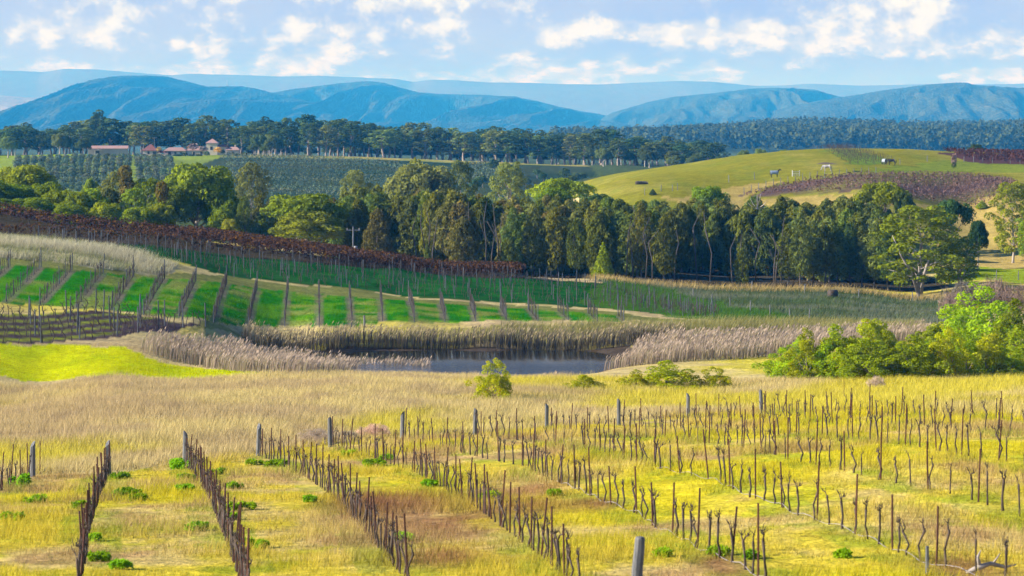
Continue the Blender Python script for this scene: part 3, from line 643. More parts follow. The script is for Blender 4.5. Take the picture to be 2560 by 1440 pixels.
def make_protos():
    # broad bright gum: a dome of many clumps on a short forked trunk
    for k in range(3):
        cl = dome_clumps(10 + k, 5.2, 3.0, 12.0, 46, 1.35, bottom=-.55)
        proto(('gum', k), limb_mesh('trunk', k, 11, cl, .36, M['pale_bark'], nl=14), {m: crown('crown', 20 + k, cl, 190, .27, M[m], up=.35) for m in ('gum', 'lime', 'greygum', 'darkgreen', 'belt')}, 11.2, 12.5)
    # umbrella crown, wide and flat
    for k in range(2):
        cl = dome_clumps(40 + k, 5.5, 4.2, 9.5, 34, 1.15, flat=.6, bottom=-.1)
        proto(('umbrella', k), limb_mesh('trunk', 44 + k, 9, cl, .28, M['bark'], nl=14, fork=.25), {m: crown('crown', 48 + k, cl, 150, .28, M[m], up=.5) for m in ('gum', 'lime', 'darkgreen')}, 11.6, 10.0)
    # open eucalypt with pale limbs showing through
    for k in range(3):
        rs = random.Random(60 + k); cl = []
        for i in range(66):
            a = i * 2.399; z = 2.4 + 13.1 * ((i + rs.random()) / 66) ** .9; q = 5.4 * math.sin(min(1, (z - .4) / 15.7) * math.pi) ** .55 * rs.uniform(.45, 1.0); r = rs.uniform(.75, 1.45)
            cl.append(((q * math.cos(a), q * math.sin(a), z), (r, r, r * .65)))
        proto(('open', k), limb_mesh('trunk', 64 + k, 15.5, cl, .27, M['pale_bark'], nl=20, twin=(k != 1), reach=.9), {m: crown('crown', 68 + k, cl, 165, .27, M[m], up=.4) for m in ('gum', 'greygum', 'lime')}, 11.5, 16.0)
    # she-oak: upright, soft, drooping needles
    for k in range(5):
        rs = random.Random(80 + k); cl = []
        for i in range(30):
            t = (i + rs.random()) / 30; z = 3.0 + 10.4 * t; q = 2.0 * (1 - t ** 2.6) ** .6 * (.55 + .45 * min(1, t * 4)); a = i * 2.399 + rs.random() * .7; r = rs.uniform(.7, 1.15) * (1 - .45 * t)
            cl.append(((q * math.cos(a) * rs.uniform(.5, 1), q * math.sin(a) * rs.uniform(.5, 1), z), (r, r, r * 1.45)))
        proto(('sheoak', k), limb_mesh('trunk', 84 + k, 13, cl, .15, M['dark_bark'], nl=6), {m: crown('crown', 88 + k, cl, 125, .20, M[m], droop=.7, aspect=3.2, up=.2, spread=1.2) for m in ('sheoak', 'greygum', 'browncrown')}, 5.4, 14.0)
    # round low-skirted tree at the grove edge
    for k in range(2):
        rs = random.Random(100 + k); cl = []
        for i in range(40):
            t = (i + rs.random()) / 40; z = .9 + 9.2 * t; q = 2.7 * math.sin(min(1, .18 + t * .85) * math.pi) ** .6; a = i * 2.399; r = rs.uniform(.6, 1.0)
            cl.append(((q * math.cos(a) * rs.uniform(.6, 1), q * math.sin(a) * rs.uniform(.6, 1), z), (r, r, r * 1.25)))
        proto(('skirt', k), limb_mesh('trunk', 104 + k, 9, cl, .16, M['bark'], nl=5), {m: crown('crown', 108 + k, cl, 190, .20, M[m], droop=.5, aspect=2.6, up=.2, spread=1.1) for m in ('sheoak', 'browncrown', 'greygum')}, 6.6, 10.6)
    # young cone
    cl = []
    rs = random.Random(120)
    for i in range(40):
        t = (i + .5) / 40; q = 1.25 * (1 - t) ** .85; a = i * 2.399; r = .55 * (1 - t) + .14; cl.append(((q * math.cos(a), q * math.sin(a), .4 + 5.2 * t), (r, r, r * 1.3)))
    proto(('cone', 0), limb_mesh('trunk', 121, 5.6, cl[:8], .09, M['bark'], nl=3), {m: crown('crown', 122, cl, 300, .15, M[m], droop=.4, aspect=2.4, up=.3) for m in ('gum', 'darkgreen', 'sheoak')}, 3.2, 6.0)
    # belt gum: clear trunk below, clumped crown above
    for k in range(5):
        rs = random.Random(130 + k); cl = []; R = rs.uniform(3.0, 4.2); h0 = rs.uniform(4.2, 6.5)
        for i in range(22):
            t = (i + rs.random()) / 22; z = h0 + (16.2 - h0) * t; q = R * math.sin(min(1, .16 + t * .8) * math.pi) ** .6 * rs.uniform(.4, 1); a = i * 2.399 + rs.random(); r = rs.uniform(.95, 1.6)
            cl.append(((q * math.cos(a), q * math.sin(a), z), (r, r, r * .75)))
        proto(('belt', k), limb_mesh('trunk', 134 + k, 15, cl, .30, M['bark'], nl=7, lean=.03), {m: crown('crown', 138 + k, cl, 42, .52, M[m], up=.4) for m in ('belt', 'greygum', 'darkgreen')}, 2 * R + 1.6, 17.0)
    # olive, small and round on a short stem
    for k in range(3):
        cl = dome_clumps(160 + k, 1.5, .9, 4.1, 11, .75, flat=.9)
        proto(('olive', k), limb_mesh('trunk', 164 + k, 3.2, cl, .12, M['bark'], nl=3), {'olive': crown('crown', 168 + k, cl, 60, .34, M['olive'], up=.3)}, 4.2, 4.6)
    # wattle shrub
    for k in range(4):
        rs = random.Random(180 + k); cl = []; ph = rs.uniform(0, 6)
        for i in range(58):
            t = (i + rs.random()) / 58; a = i * 2.399 + rs.uniform(-.4, .4); top = 1 + .38 * math.sin(a * 2 + ph) * t; z = .25 + 2.3 * t * top; q = 1.65 * (1 - (t - .3) ** 2 * 1.3) * math.sqrt(max(.12, 1 - t ** 3)) * (1 + .28 * math.sin(a * 3 + ph * 2)); r = rs.uniform(.17, .40)
            cl.append(((q * math.cos(a) * rs.uniform(.45, 1.12), q * math.sin(a) * rs.uniform(.45, 1.12), z), (r, r, r * .9)))
        proto(('shrub', k), limb_mesh('stem', 184 + k, 2.7, cl, .045, M['bark'], nl=14, fork=.1, twin=True), {m: crown('crown', 188 + k, cl, 1500, .068, M[m], up=.3, aspect=2.0) for m in ('shrub', 'shrubdeep', 'gum')}, 3.7, 3.3)
    # bare bush: a haze of twigs
    rs = np.random.RandomState(200); cl = dome_clumps(201, 2.2, .1, 2.7, 34, .6, bottom=-.7, ragged=.6)
    proto(('bare', 0), limb_mesh('stem', 202, 2.8, cl, .05, M['bark'], nl=14, fork=.1, twin=True), {m: crown('crown', 203, cl, 230, .032, M[m], aspect=26.0, up=.7, droop=-.35, spread=2.4, shell=.2) for m in ('twig', 'drytwig')}, 5.0, 3.4)
    proto(('round', 0), limb_mesh('trunk', 210, 4, dome_clumps(211, 1.7, 1.0, 5.0, 14, .8), .1, M['bark'], nl=4),
          {m: crown('crown', 212, dome_clumps(211, 1.7, 1.0, 5.0, 14, .8), 50, .38, M[m], up=.3) for m in ('yellowleaf', 'darkgreen', 'belt', 'twig')}, 4.8, 5.4)
make_protos()

RND = random.Random(7)
def plant(kind, k, mat, x, Y, H, wid, label, cat='tree', group=None, name=None, z=None, crown_label=None, sink=0.0):
    trunk, crowns, w, h = PROTO[(kind, k)]
    zb = float(zq(x, Y)) if z is None else z
    t = obj(name or 'tree', None, loc=(x, Y, zb - sink), rz=RND.uniform(0, 6.28), sc=(wid / w, wid / w, H / h)); t.empty_display_size = .3
    tag(t, label, cat, group)
    obj(trunk.name.split('.')[0], trunk, t); c = obj('crown', crowns[mat], t)
    if crown_label: c['label'] = crown_label
    return t
def tree_px(kind, k, mat, px, top, wpx, Y, label, **kw):
    """a tree of which the photograph shows the top row and width, standing Y metres off"""
    x = X(px, Y); zb = float(zq(x, Y)); zt = (HY - top) * Y / F
    return plant(kind, k, mat, x, Y, max(zt - zb, .8), wpx * Y / F, label, **kw)

# ------------------------------------------------------------------ trees one can name
def big_trees():
    g = 'bright gums behind the russet vineyard crest'
    for a in (('gum', 0, 'lime', 62, 404, 165, 452, 'wide bright green gum over the highest end of the russet vines'),
              ('gum', 1, 'gum', -20, 448, 130, 440, 'green gum cut by the picture edge above the russet vines'),
              ('gum', 2, 'gum', 118, 448, 110, 446, 'low green gum tucked beside the wide bright gum'),
              ('gum', 1, 'gum', 196, 476, 100, 438, 'low yellow green gum below the small umbrella tree'),
              ('open', 0, 'greygum', 300, 428, 115, 462, 'ragged gum with rust brown patches in its crown'),
              ('open', 1, 'gum', 372, 446, 120, 455, 'mid green gum leaning against the biggest bright gum'),
              ('gum', 2, 'gum', 262, 500, 100, 436, 'short dark green gum under the ragged rust patched one'),
              ('gum', 0, 'gum', 345, 512, 100, 434, 'short bushy gum with yellow tips on the crest'),
              ('gum', 2, 'lime', 492, 398, 225, 450, 'biggest bright green gum with rounded crown above russet vines'),
              ('gum', 1, 'gum', 428, 462, 120, 445, 'gum filling the shaded side of the biggest bright gum'),
              ('gum', 0, 'gum', 560, 470, 110, 446, 'dark leaning gum at the shaded flank of the biggest gum'),
              ('gum', 1, 'lime', 575, 545, 60, 428, 'small yellow green sapling gum below the biggest gum')):
        tree_px(*a, cat='tree', group=g, name='gum_tree')
    tree_px('umbrella', 0, 'gum', 226, 440, 52, 640, 'small umbrella shaped tree in front of the olive rows', cat='tree', name='umbrella_tree')
    for a in (('gum', 2, 'gum', 28, 455, 130, 444, 'dark lower gum under the wide bright gum'), ('gum', 0, 'gum', 150, 468, 110, 442, 'rounded gum at the foot of the wide bright gum'), ('open', 0, 'gum', 232, 470, 110, 448, 'open crowned gum under the small umbrella tree'),
              ('gum', 1, 'greygum', 262, 462, 100, 456, 'greyish gum to the side of the ragged rust patched one'), ('gum', 0, 'gum', 400, 505, 90, 436, 'leafy gum low beside the biggest gum'),
              ('gum', 1, 'gum', 556, 520, 90, 438, 'shaded low gum under the biggest gum'), ('gum', 0, 'gum', 80, 490, 120, 434, 'low leafy gum fringing the highest russet vines'), ('gum', 2, 'gum', 170, 505, 100, 432, 'small bushy gum fringing the russet vines'),
              ('open', 1, 'lime', 332, 470, 90, 450, 'thin yellowish gum past the ragged rust patched one'), ('gum', 1, 'gum', -10, 495, 110, 432, 'leafy gum at the very edge above the russet vines')):
        tree_px(*a, cat='tree', group=g, name='gum_tree')
    # rust brown bunches in the ragged gum
    cl = [((0, 0, 0), (1.1, 1.1, 1.2)), ((.5, .2, -3.2), (1.3, 1.2, 2.2)), ((-.3, .1, -1.6), (.7, .7, .8))]
    x, Y = X(318, 458), 458
    o = obj('mistletoe', crown('mistletoe', 301, cl, 220, .25, M['rustleaf'], droop=.6, aspect=2.2), loc=(x, Y - 2.4, (HY - 432) * Y / F)); tag(o, 'rust brown mistletoe hanging in the ragged gum', 'mistletoe')
    o = obj('mistletoe', crown('mistletoe', 302, [((0, 0, 0), (1.0, .9, 1.7))], 220, .25, M['rustleaf'], droop=.6, aspect=2.2), loc=(X(415, 446), 441, (HY - 478) * 446 / F)); tag(o, 'dark brown mistletoe bunch beside the biggest bright gum', 'mistletoe')
    tree_px('open', 2, 'greygum', 628, 406, 118, 600, 'tall grey green gum behind the two bright gums', cat='tree', name='gum_tree')
    tree_px('umbrella', 1, 'lime', 765, 478, 245, 418, 'wide dome shaped bright tree alone at the vineyard crest', cat='tree', name='dome_tree')
    tree_px('gum', 1, 'lime', 770, 520, 215, 414, 'lower leafy skirt tree of the wide bright dome', cat='tree', name='dome_tree')
    for a in (('open', 0, 'greygum', 890, 424, 98, 610, 'grey green gum over the olive slope, apart from the others'),
              ('gum', 0, 'greygum', 1052, 398, 190, 620, 'large pale grey green gum rising behind the grove'),
              ('gum', 2, 'lime', 1040, 385, 45, 700, 'small yellow green crown poking above the large pale gum'),
              ('open', 1, 'greygum', 1152, 402, 95, 640, 'thin brownish gum beside the large pale gum'),
              ('open', 2, 'greygum', 1275, 404, 112, 600, 'dark open gum standing before the sunny olive gap')):
        tree_px(*a, cat='tree', name='gum_tree', group='grey green gums behind the grove')
    tree_px('umbrella', 0, 'lime', 1400, 440, 185, 500, 'bright green spreading tree on top of the grove', cat='tree', name='gum_tree')
    tree_px('gum', 0, 'gum', 1385, 462, 110, 492, 'pale limbed gum under the bright spreading tree', cat='tree', name='gum_tree')
    tree_px('umbrella', 1, 'darkgreen', 1490, 480, 120, 480, 'dark crown at the hill side of the bright spreading tree', cat='tree', name='gum_tree')
    tree_px('umbrella', 1, 'gum', 1772, 460, 120, 478, 'wind shaped green tree standing out below the paddock', cat='tree', name='gum_tree')
    tree_px('umbrella', 0, 'gum', 2205, 449, 150, 470, 'flat topped green tree below the brown vine field', cat='tree', name='gum_tree')
    tree_px('umbrella', 1, 'darkgreen', 2262, 476, 60, 466, 'dark small crown next to the flat topped tree', cat='tree', name='gum_tree')
    tree_px('umbrella', 0, 'darkgreen', 2378, 492, 125, 440, 'dark spreading tree behind the tall white limbed gum', cat='tree', name='gum_tree')
    tree_px('gum', 1, 'darkgreen', 2445, 548, 55, 446, 'dark round tree on the straw slope', cat='tree', name='gum_tree')
    tree_px('open', 0, 'gum', 2300, 512, 262, 398, 'tall white limbed gum at the end of the grove', cat='tree', name='gum_tree')
    tree_px('open', 2, 'gum', 2400, 590, 120, 402, 'lower gum leaning out from the tall white limbed gum', cat='tree', name='gum_tree')
    tree_px('open', 1, 'lime', 2532, 455, 135, 458, 'slender bright gum with bare pale trunk on the lawn', cat='tree', name='gum_tree')
    tree_px('open', 0, 'lime', 2580, 520, 90, 452, 'second thin gum partly outside the picture edge', cat='tree', name='gum_tree')
    tree_px('cone', 0, 'darkgreen', 1632, 471, 19, 522, 'small dark cone shaped tree alone on the paddock', cat='tree', name='cone_tree')
    tree_px('cone', 0, 'gum', 2455, 500, 34, 520, 'small bushy green tree on the straw slope', cat='tree', name='cone_tree')
    tree_px('round', 0, 'twig', 2385, 381, 18, 590, 'thin dark bare tree in front of the red vines', cat='tree', name='bare_tree')
    tree_px('round', 0, 'darkgreen', 2385, 403, 16, 590, 'dark green bush at the foot of the thin bare tree', cat='shrub', name='round_bush')
    tree_px('gum', 1, 'darkgreen', 2440, 360, 46, 790, 'dark tree behind the red vines on the hill', cat='tree', name='gum_tree')
    for i, (px, top, w) in enumerate(((2320, 372, 34), (1960, 372, 40), (1900, 368, 46), (1860, 371, 40))):
        tree_px('gum', i % 3, 'greygum', px, top, w, 900, ['low bush by the hill crest near the red vines', 'low tree behind the paddock crest', 'middle low tree behind the sloping paddock crest', 'low tree next to the wood behind the paddock crest'][i], cat='tree', name='gum_tree')
    # bare pale tree in the grove
    x, Y = X(1893, 455), 455; zb = float(zq(x, Y)); mb = MB(); r = random.Random(5)
    for k in range(9):
        a = r.random() * 6.28; e = Vector((math.cos(a) * 1.6, math.sin(a) * 1.2, r.uniform(8, 11.6))); mb.tube([(0, 0, 5 + k * .6), Vector((0, 0, 8)) + e * .1, e * .7 + Vector((0, 0, 2.5)), e], [.11, .08, .05, .015], 5)
    mb.tube([(0, 0, -.3), (0.1, 0, 6), (0, 0, 11)], [.2, .15, .05], 6)
    o = obj('dead_tree', None, loc=(x, Y, zb)); tag(o, 'dead pale leafless tree sticking up from the grove', 'tree'); obj('trunk', mb.mesh('trunk', M['pale_bark'], True), o)
big_trees()

def grove():
    r = random.Random(21)
    named = (('skirt', 0, 'browncrown', 945, 528, 96, 408, 'rounded brownish tree alone before the shaded grove, beside the wide dome'),
             ('skirt', 1, 'browncrown', 1156, 544, 90, 404, 'rounded brownish tree between the two small cones'),
             ('cone', 0, 'sheoak', 1068, 596, 26, 396, 'tiny pointed cone tree against the darkest grove shade'),
             ('cone', 0, 'gum', 1508, 601, 52, 402, 'bright pointed cone tree at the foot of the grove'),
             ('sheoak', 0, 'greygum', 1282, 520, 72, 409, 'tall soft grey she-oak at the opening of the dark gap'),
             ('sheoak', 1, 'greygum', 1335, 508, 84, 410, 'tall grey she-oak with a dark leaning trunk'),
             ('skirt', 0, 'sheoak', 1270, 600, 60, 404, 'short skirted she-oak under the tall grey ones'),
             ('sheoak', 2, 'sheoak', 1392, 515, 82, 409, 'she-oak between the grey pair and the bright cone'),
             ('sheoak', 3, 'sheoak', 1440, 545, 70, 407, 'shorter she-oak just before the bright cone'),
             ('sheoak', 4, 'sheoak', 1605, 508, 90, 410, 'broad she-oak just past the bright cone'),
             ('sheoak', 1, 'sheoak', 1660, 540, 80, 407, 'she-oak with skirts to the straw edge beyond the cone'),
             ('skirt', 1, 'sheoak', 1855, 620, 45, 408, 'short pale she-oak inside the widest shaded gap'))
    for a in named: tree_px(*a, cat='tree', name='she_oak' if a[0] != 'cone' else 'cone_tree')
    def topline(px): return np.interp(px, [840, 900, 980, 1060, 1130, 1200, 1300, 1420, 1520, 1580, 1650, 1750, 1850, 1950, 2050, 2150, 2230], [488, 470, 486, 478, 470, 492, 505, 500, 490, 520, 508, 506, 512, 500, 508, 498, 520])
    secs = ((840, 1130, 'dull brown topped she-oak in the shaded grove behind the cone'), (1130, 1450, 'brownish she-oak in the middle of the dark grove'),
            (1450, 1720, 'olive she-oak in the grove under the paddock edge'), (1720, 1960, 'dark she-oak around the widest shaded gap of the grove'), (1960, 2260, 'sunlit olive she-oak in the bright block by the white limbed gum'))
    def lab(px, rowname):
        for a, b, l in secs:
            if px < b or b == 2260: return l + rowname
    for row, (Y, step, dtop) in enumerate(((470, 25, 0), (455, 24, 10), (440, 23, 22), (424, 32, 40))):
        px = 838 + row * 9
        while px < 2235:
            q = px + r.uniform(-9, 9); top = topline(q) + dtop * .8 + r.uniform(-14, 16); w = r.uniform(72, 108) if row < 3 else r.uniform(92, 128)
            gap = (990 < q < 1120) or (1190 < q < 1245) or (1700 < q < 1955)
            if not (row == 3 and gap) and not (row == 3 and 900 < q < 1000):
                m = r.choice(['sheoak', 'sheoak', 'sheoak', 'browncrown', 'greygum', 'greygum'] if q < 1500 else ['sheoak', 'sheoak', 'sheoak', 'greygum'])
                sk = row == 3 or r.random() < .6; t = tree_px('skirt' if sk else 'sheoak', r.randrange(2 if sk else 5), m, q, top, w, Y + r.uniform(-5, 5), lab(q, ', ' + ['back row', 'second row', 'third row', 'front row'][row]), cat='tree', name='she_oak')
                t['group'] = 'she-oaks of the dark grove: ' + t['label']
            px += step
    px = 1970
    while px < 2250:                       # the sunlit block, foliage nearly down to the straw
        tree_px('sheoak', r.randrange(5), r.choice(['sheoak', 'greygum']), px, 545 + r.uniform(-22, 30), r.uniform(62, 84), 409 + r.uniform(-3, 3), 'sunlit she-oak with pale thin trunk facing the straw meadow', cat='tree', name='she_oak', group='she-oaks facing the meadow')
        px += 31
    for i, (px, top, w) in enumerate(((610, 492, 60), (650, 482, 66), (690, 500, 60), (655, 530, 70), (612, 545, 50), (840, 520, 60), (880, 500, 60), (900, 540, 60))):
        tree_px('sheoak', i % 5, 'sheoak', px, top, w, 440 + 4 * (i % 3), 'dull she-oak in the gap between biggest gum and wide dome' if px < 720 else 'dull she-oak at the shaded flank of the wide dome', cat='tree', name='she_oak',
                group='she-oaks beside the biggest gum' if px < 720 else 'she-oaks flanking the dome tree')
    for i in range(26):                    # thin bare saplings showing pale stems in the shade
        px = r.uniform(1560, 1960) if i < 16 else r.uniform(960, 1260); Y = r.uniform(406, 416); x = X(px, Y); zb = float(zq(x, Y)); h = r.uniform(7, 11); mb = MB()
        mb.tube([(0, 0, -.2), (r.uniform(-.3, .3), 0, h * .4), (r.uniform(-.7, .7), 0, h * .75), (r.uniform(-1, 1), 0, h)], [.11, .09, .07, .03], 5)
        mb.tube([(0, 0, h * .5), (r.choice((-1, 1)) * .7, .2, h * .72)], [.05, .02], 4)
        o = obj('sapling', mb.mesh('sapling', M['dark_bark'], True), loc=(x, Y, zb)); tag(o, 'thin bare grey sapling stem in the widest shaded gap' if i < 16 else 'thin bare sapling stem in the shade behind the cone tree', 'sapling', 'bare saplings in the widest gap' if i < 16 else 'bare saplings behind the cone tree')
grove()

def shrubs():
    for i, (px, top, base, w, mat, lab) in enumerate((
            (1232, 897, 1000, 118, 'shrub', 'round bright wattle shrub alone before the pond'),
            (1665, 903, 972, 150, 'shrub', 'bushy wattle in the middle of the low clump by the pond'),
            (1590, 925, 972, 70, 'shrub', 'small wattle beside the bushy one'),
            (1462, 932, 975, 90, 'shrub', 'straggly low wattle by the edge of the water'),
            (1790, 915, 972, 80, 'shrub', 'thin yellow flowering wattle by the reeds'),
            (2000, 850, 950, 130, 'shrub', 'first big wattle of the long thicket, towards the pond'),
            (2090, 822, 950, 150, 'shrub', 'second big wattle of the long thicket'),
            (2185, 790, 935, 140, 'shrub', 'tall thin crowned wattle rising behind the thicket'),
            (2180, 845, 952, 150, 'shrubdeep', 'third wattle of the thicket, below the tall thin crowned one'),
            (2290, 838, 950, 150, 'shrubdeep', 'deep green wattle in the middle of the thicket'),
            (2380, 838, 945, 150, 'shrub', 'wattle with orange leaf tips past the thicket middle'),
            (2470, 830, 942, 150, 'shrubdeep', 'green wattle below the tall mounded one'),
            (2560, 815, 940, 150, 'shrub', 'wattle at the picture edge end of the thicket'),
            (2450, 722, 900, 210, 'shrub', 'tallest mounded wattle above the thicket'),
            (2540, 760, 905, 150, 'gum', 'dull green wattle behind the tallest mounded one'),
            (2340, 800, 900, 110, 'gum', 'dull green low wattle before the shady meadow'),
            (2400, 760, 880, 120, 'shrub', 'wattle joining the tallest mound to the meadow')) + tuple((1965 + 50 * q, 868 - (q * 37) % 50, 948 - q * .6 + (q * 13) % 7, 105, ('shrub', 'shrubdeep', 'shrub')[q % 3], nth(q + 1) + ' of the low wattles fringing the foot of the thicket') for q in range(12))):
        x, Y = ground_at(px, base); Y0 = Y + (0 if base > 930 else 8); x = X(px, Y0); zb = float(zq(x, Y0))
        h = (base - top) * Y0 / F; plant('shrub', i % 4, mat, x, Y0, h * 1.06, w * Y0 / F * (1.3 if i > 4 else 1.35 if i else 1.1), lab, cat='shrub', name='wattle_shrub', z=(HY - base) * Y0 / F, sink=.1)
    for i, (px, top, base, w, Y) in enumerate(((2420, 690, 800, 130, 300), (2490, 682, 800, 140, 305), (2545, 700, 810, 120, 300), (2385, 720, 800, 90, 296))):
        plant('bare', 0, 'twig', X(px, Y), Y, (base - top) * Y / F, w * Y / F, ['purple brown leafless bush next to the tall white limbed gum', 'taller purple leafless bush in the middle of the bare clump', 'leafless bush at the picture edge', 'low leafless bush towards the shady meadow'][i], cat='shrub', name='bare_bush', z=(HY - base) * Y / F)
    for i, (px, base, w, h) in enumerate(((790, 1108, 90, 42), (935, 1096, 90, 42), (870, 1100, 60, 26), (2190, 975, 50, 40))):
        x, Y = ground_at(px, base); plant('bare', 0, 'drytwig', x, Y, h * Y / F, w * Y / F, ['grey twiggy bush by the grey end post of the fourth row', 'grey twiggy bush between the fifth and sixth end posts', 'small twiggy bush between two larger grey ones', 'twiggy low bush in front of the thicket'][i], cat='shrub', name='bare_bush')
shrubs()

# ------------------------------------------------------------------ belt of gums on the far ridge, understorey, olives
def belt():
    r = random.Random(33)
    def top(px): return np.interp(px, [-100, 0, 60, 110, 160, 210, 250, 280, 320, 370, 430, 470, 530, 590, 650, 700, 760, 830, 900, 1000, 1080, 1150, 1260, 1350, 1440, 1500, 1600, 1700, 1760, 1810],
                                  [320, 312, 305, 322, 305, 300, 278, 300, 287, 305, 295, 300, 284, 310, 290, 300, 288, 292, 300, 312, 308, 322, 316, 326, 330, 322, 340, 345, 345, 350])
    secs = ((-200, 210, 'gum in the dense stand past the barn end of the ridge'), (210, 340, 'gum behind the pink barn'), (340, 470, 'gum behind the cottage with hipped roof'), (470, 620, 'gum behind the square tower'),
            (620, 850, 'gum with clear trunk above the terraced olive rows'), (850, 1120, 'gum in the deepest shaded part of the belt'), (1120, 1460, 'gum with clear trunk in the sunny park-like part of the belt'), (1460, 1900, 'gum at the sloping end of the belt by the paddock'))
    def put(px, tp, w, Y, m, depth):
        lab = [l for a, b, l in secs if a <= px < b][0]
        lab = ('tall ' if w > 66 else 'slim ') + {'belt': 'blue green ', 'greygum': 'grey green ', 'darkgreen': 'dark '}[m] + lab.replace('in the sunny park-like part of the belt', 'in the sunny open belt').replace(' in the dense stand', '') + [', front row', ', back row'][depth]
        tree_px('belt', r.randrange(5), m, px, tp, w * 1.22, Y, lab, cat='tree', name='belt_gum', group=lab)
    px = -90
    while px < 1800:
        put(px, top(px) + r.uniform(-6, 14), r.uniform(52, 78), 1400 + r.uniform(-15, 15) - (60 if px > 1450 else 0), r.choice(['belt', 'belt', 'darkgreen', 'greygum']), 1); px += r.uniform(24, 34)
    px = -70
    while px < 1790:
        if not (215 < px < 330 or 365 < px < 600): put(px, top(px) + r.uniform(4, 26), r.uniform(46, 84), (1330 if px < 1450 else 1290) + r.uniform(-14, 14), r.choice(['belt', 'belt', 'darkgreen', 'greygum']), 0)
        px += r.uniform(30, 46)
    for i in range(42):
        px = r.choice([r.uniform(-80, 215), r.uniform(600, 700), r.uniform(1440, 1800), r.uniform(1500, 1800)]); Y = r.uniform(1225, 1330); w = r.uniform(26, 50)
        lab = 'bushy understorey tree below the gums past the barn' if px < 216 else ('bushy understorey tree beside the winery garden' if px < 800 else 'bushy understorey tree between belt and paddock'); t = tree_px('gum', r.randrange(3), r.choice(['greygum', 'belt', 'belt']), px, 0, w, Y, lab, cat='tree', name='understorey_tree', group=lab)
        t.scale.z = t.scale.x * r.uniform(.8, 1.1)
    for i in range(64):       # dim bush filling the space under the belt
        px = r.uniform(590, 1500); Y = r.uniform(1440, 1500); lab = 'dim bush deep under the shaded belt' if px < 1100 else 'dim bush behind the trunks of the sunny belt'; t = tree_px('gum', r.randrange(3), 'belt', px, 0, r.uniform(40, 64), Y, lab, cat='tree', name='understorey_tree', group=lab); t.scale.z = t.scale.x * r.uniform(.5, .75)
    px = -60
    while px < 1780: put(px, top(px) + r.uniform(2, 22), r.uniform(50, 80), 1480 + r.uniform(-15, 15) - (90 if px > 1450 else 0), r.choice(['belt', 'darkgreen', 'belt']), 1); px += r.uniform(26, 40)
    for i in range(30):       # scrub at the foot of the olive slope
        px = r.uniform(1180, 1560); Y = r.uniform(880, 1120); lab = 'dark scrubby bush in the hollow before the paddock'; t = tree_px('round', 0, r.choice(['darkgreen', 'belt']), px, 0, r.uniform(22, 40), Y, lab, cat='shrub', name='scrub_bush', group=lab); t.scale.z = t.scale.x * r.uniform(.7, 1)
belt()

def olives():
    r = random.Random(44); n = 0
    for c in range(20):
        for j in range(15):
            Y = 1198 - j * 15.5; px = 48 + c * 19.6 + (j * .9 if c > 14 else -j * .6) * 1.0
            if px > 432 or (Y > 1215 and 350 < px < 380): continue
            x = X(px, Y) + r.uniform(-.3, .3); h = r.uniform(2.9, 3.8) * (.72 if j < 3 else 1)
            plant('olive', r.randrange(3), 'olive', x, Y + r.uniform(-1.5, 1.5), h, r.uniform(3.2, 4.2), 'silver grey olive tree, %s in the %s column of the orchard from the gum belt' % (nth(j + 1), nth(c + 1)), cat='tree', name='olive_tree', group='olive trees of the orchard before the barn')
    # terraced hedge-like rows to the other side of the winery
    names = []
    for k in range(13):
        Y = 1222 - k * 24; a = np.interp(Y, [930, 1230], [610, 556]); b = np.interp(Y, [930, 1100, 1160, 1230], [960, 1010, 1000, 730])
        if k > 3: b = max(b, 1000 if Y < 1130 else b)
        n = int((b - a) * Y / F / 1.9); cl = []
        for i in range(n):
            t = i / max(1, n - 1); px = a + (b - a) * t; yy = Y + 9 * math.sin(t * 2.6 + k * .2); x = X(px, yy); cl.append(((x, yy, float(zq(x, yy)) + 1.0), (1.3 + r.random() * .4, 1.1, .85 + r.random() * .3)))
        o = obj('olive_hedge', crown('olive_hedge', 400 + k, cl, 26, .36, M['olive'], up=.3)); tag(o, '%s silver olive row down the terraced slope below the tower' % nth(k + 1), 'olive row', 'terraced olive rows')
    for k in range(9):
        Y = 1150 - k * 16; a, b = 1150, 1250
        n = int((b - a) * Y / F / 1.9); cl = [((X(a + (b - a) * i / n, Y), Y, float(zq(X(a + (b - a) * i / n, Y), Y)) + 1.7), (1.5, 1.3, 1.6)) for i in range(n)]
        o = obj('olive_hedge', crown('olive_hedge', 430 + k, cl, 17, .42, M['olive'], up=.3)); tag(o, '%s olive row down the sunny gap behind the grove' % nth(k + 1), 'olive row', 'olive rows in the sunny gap')
olives()

def far_wood():
    """a distant wood over the low rise beyond the paddock: one mass"""
    rs = np.random.RandomState(5); V, T = [], []
    n = 5200; px = rs.uniform(1380, 3000, n); Y = rs.uniform(2900, 4550, n)
    x = X(px, Y); z = zq(x, Y); keep = (fbm(x / 380, Y / 620, 8) > .36) & ((px > 1700) | (Y < 4000))
    for xx, yy, zz in zip(x[keep], Y[keep], z[keep]):
        h = rs.uniform(15, 28); w = rs.uniform(7, 12)
        for q in range(3):
            v, t = leaf_quads(rs, (xx + rs.uniform(-.4, .4) * w, yy + rs.uniform(-.4, .4) * w, zz + h * (.45 + .2 * q)), (w * .5, w * .5, h * .24), 16, 3.0, shell=.6, up=.4, aspect=1.2); V.append(v); T.append(np.clip(t + rs.normal(0, .2), 0, 1))
    v = np.concatenate(V); o = obj('far_forest', mesh_np('far_forest', v, np.arange(len(v)).reshape(-1, 4), M['forest'], tint=np.concatenate(T))); tag(o, 'hazy blue green wood covering the low rise below the mountains', 'forest', kind='stuff')
far_wood()
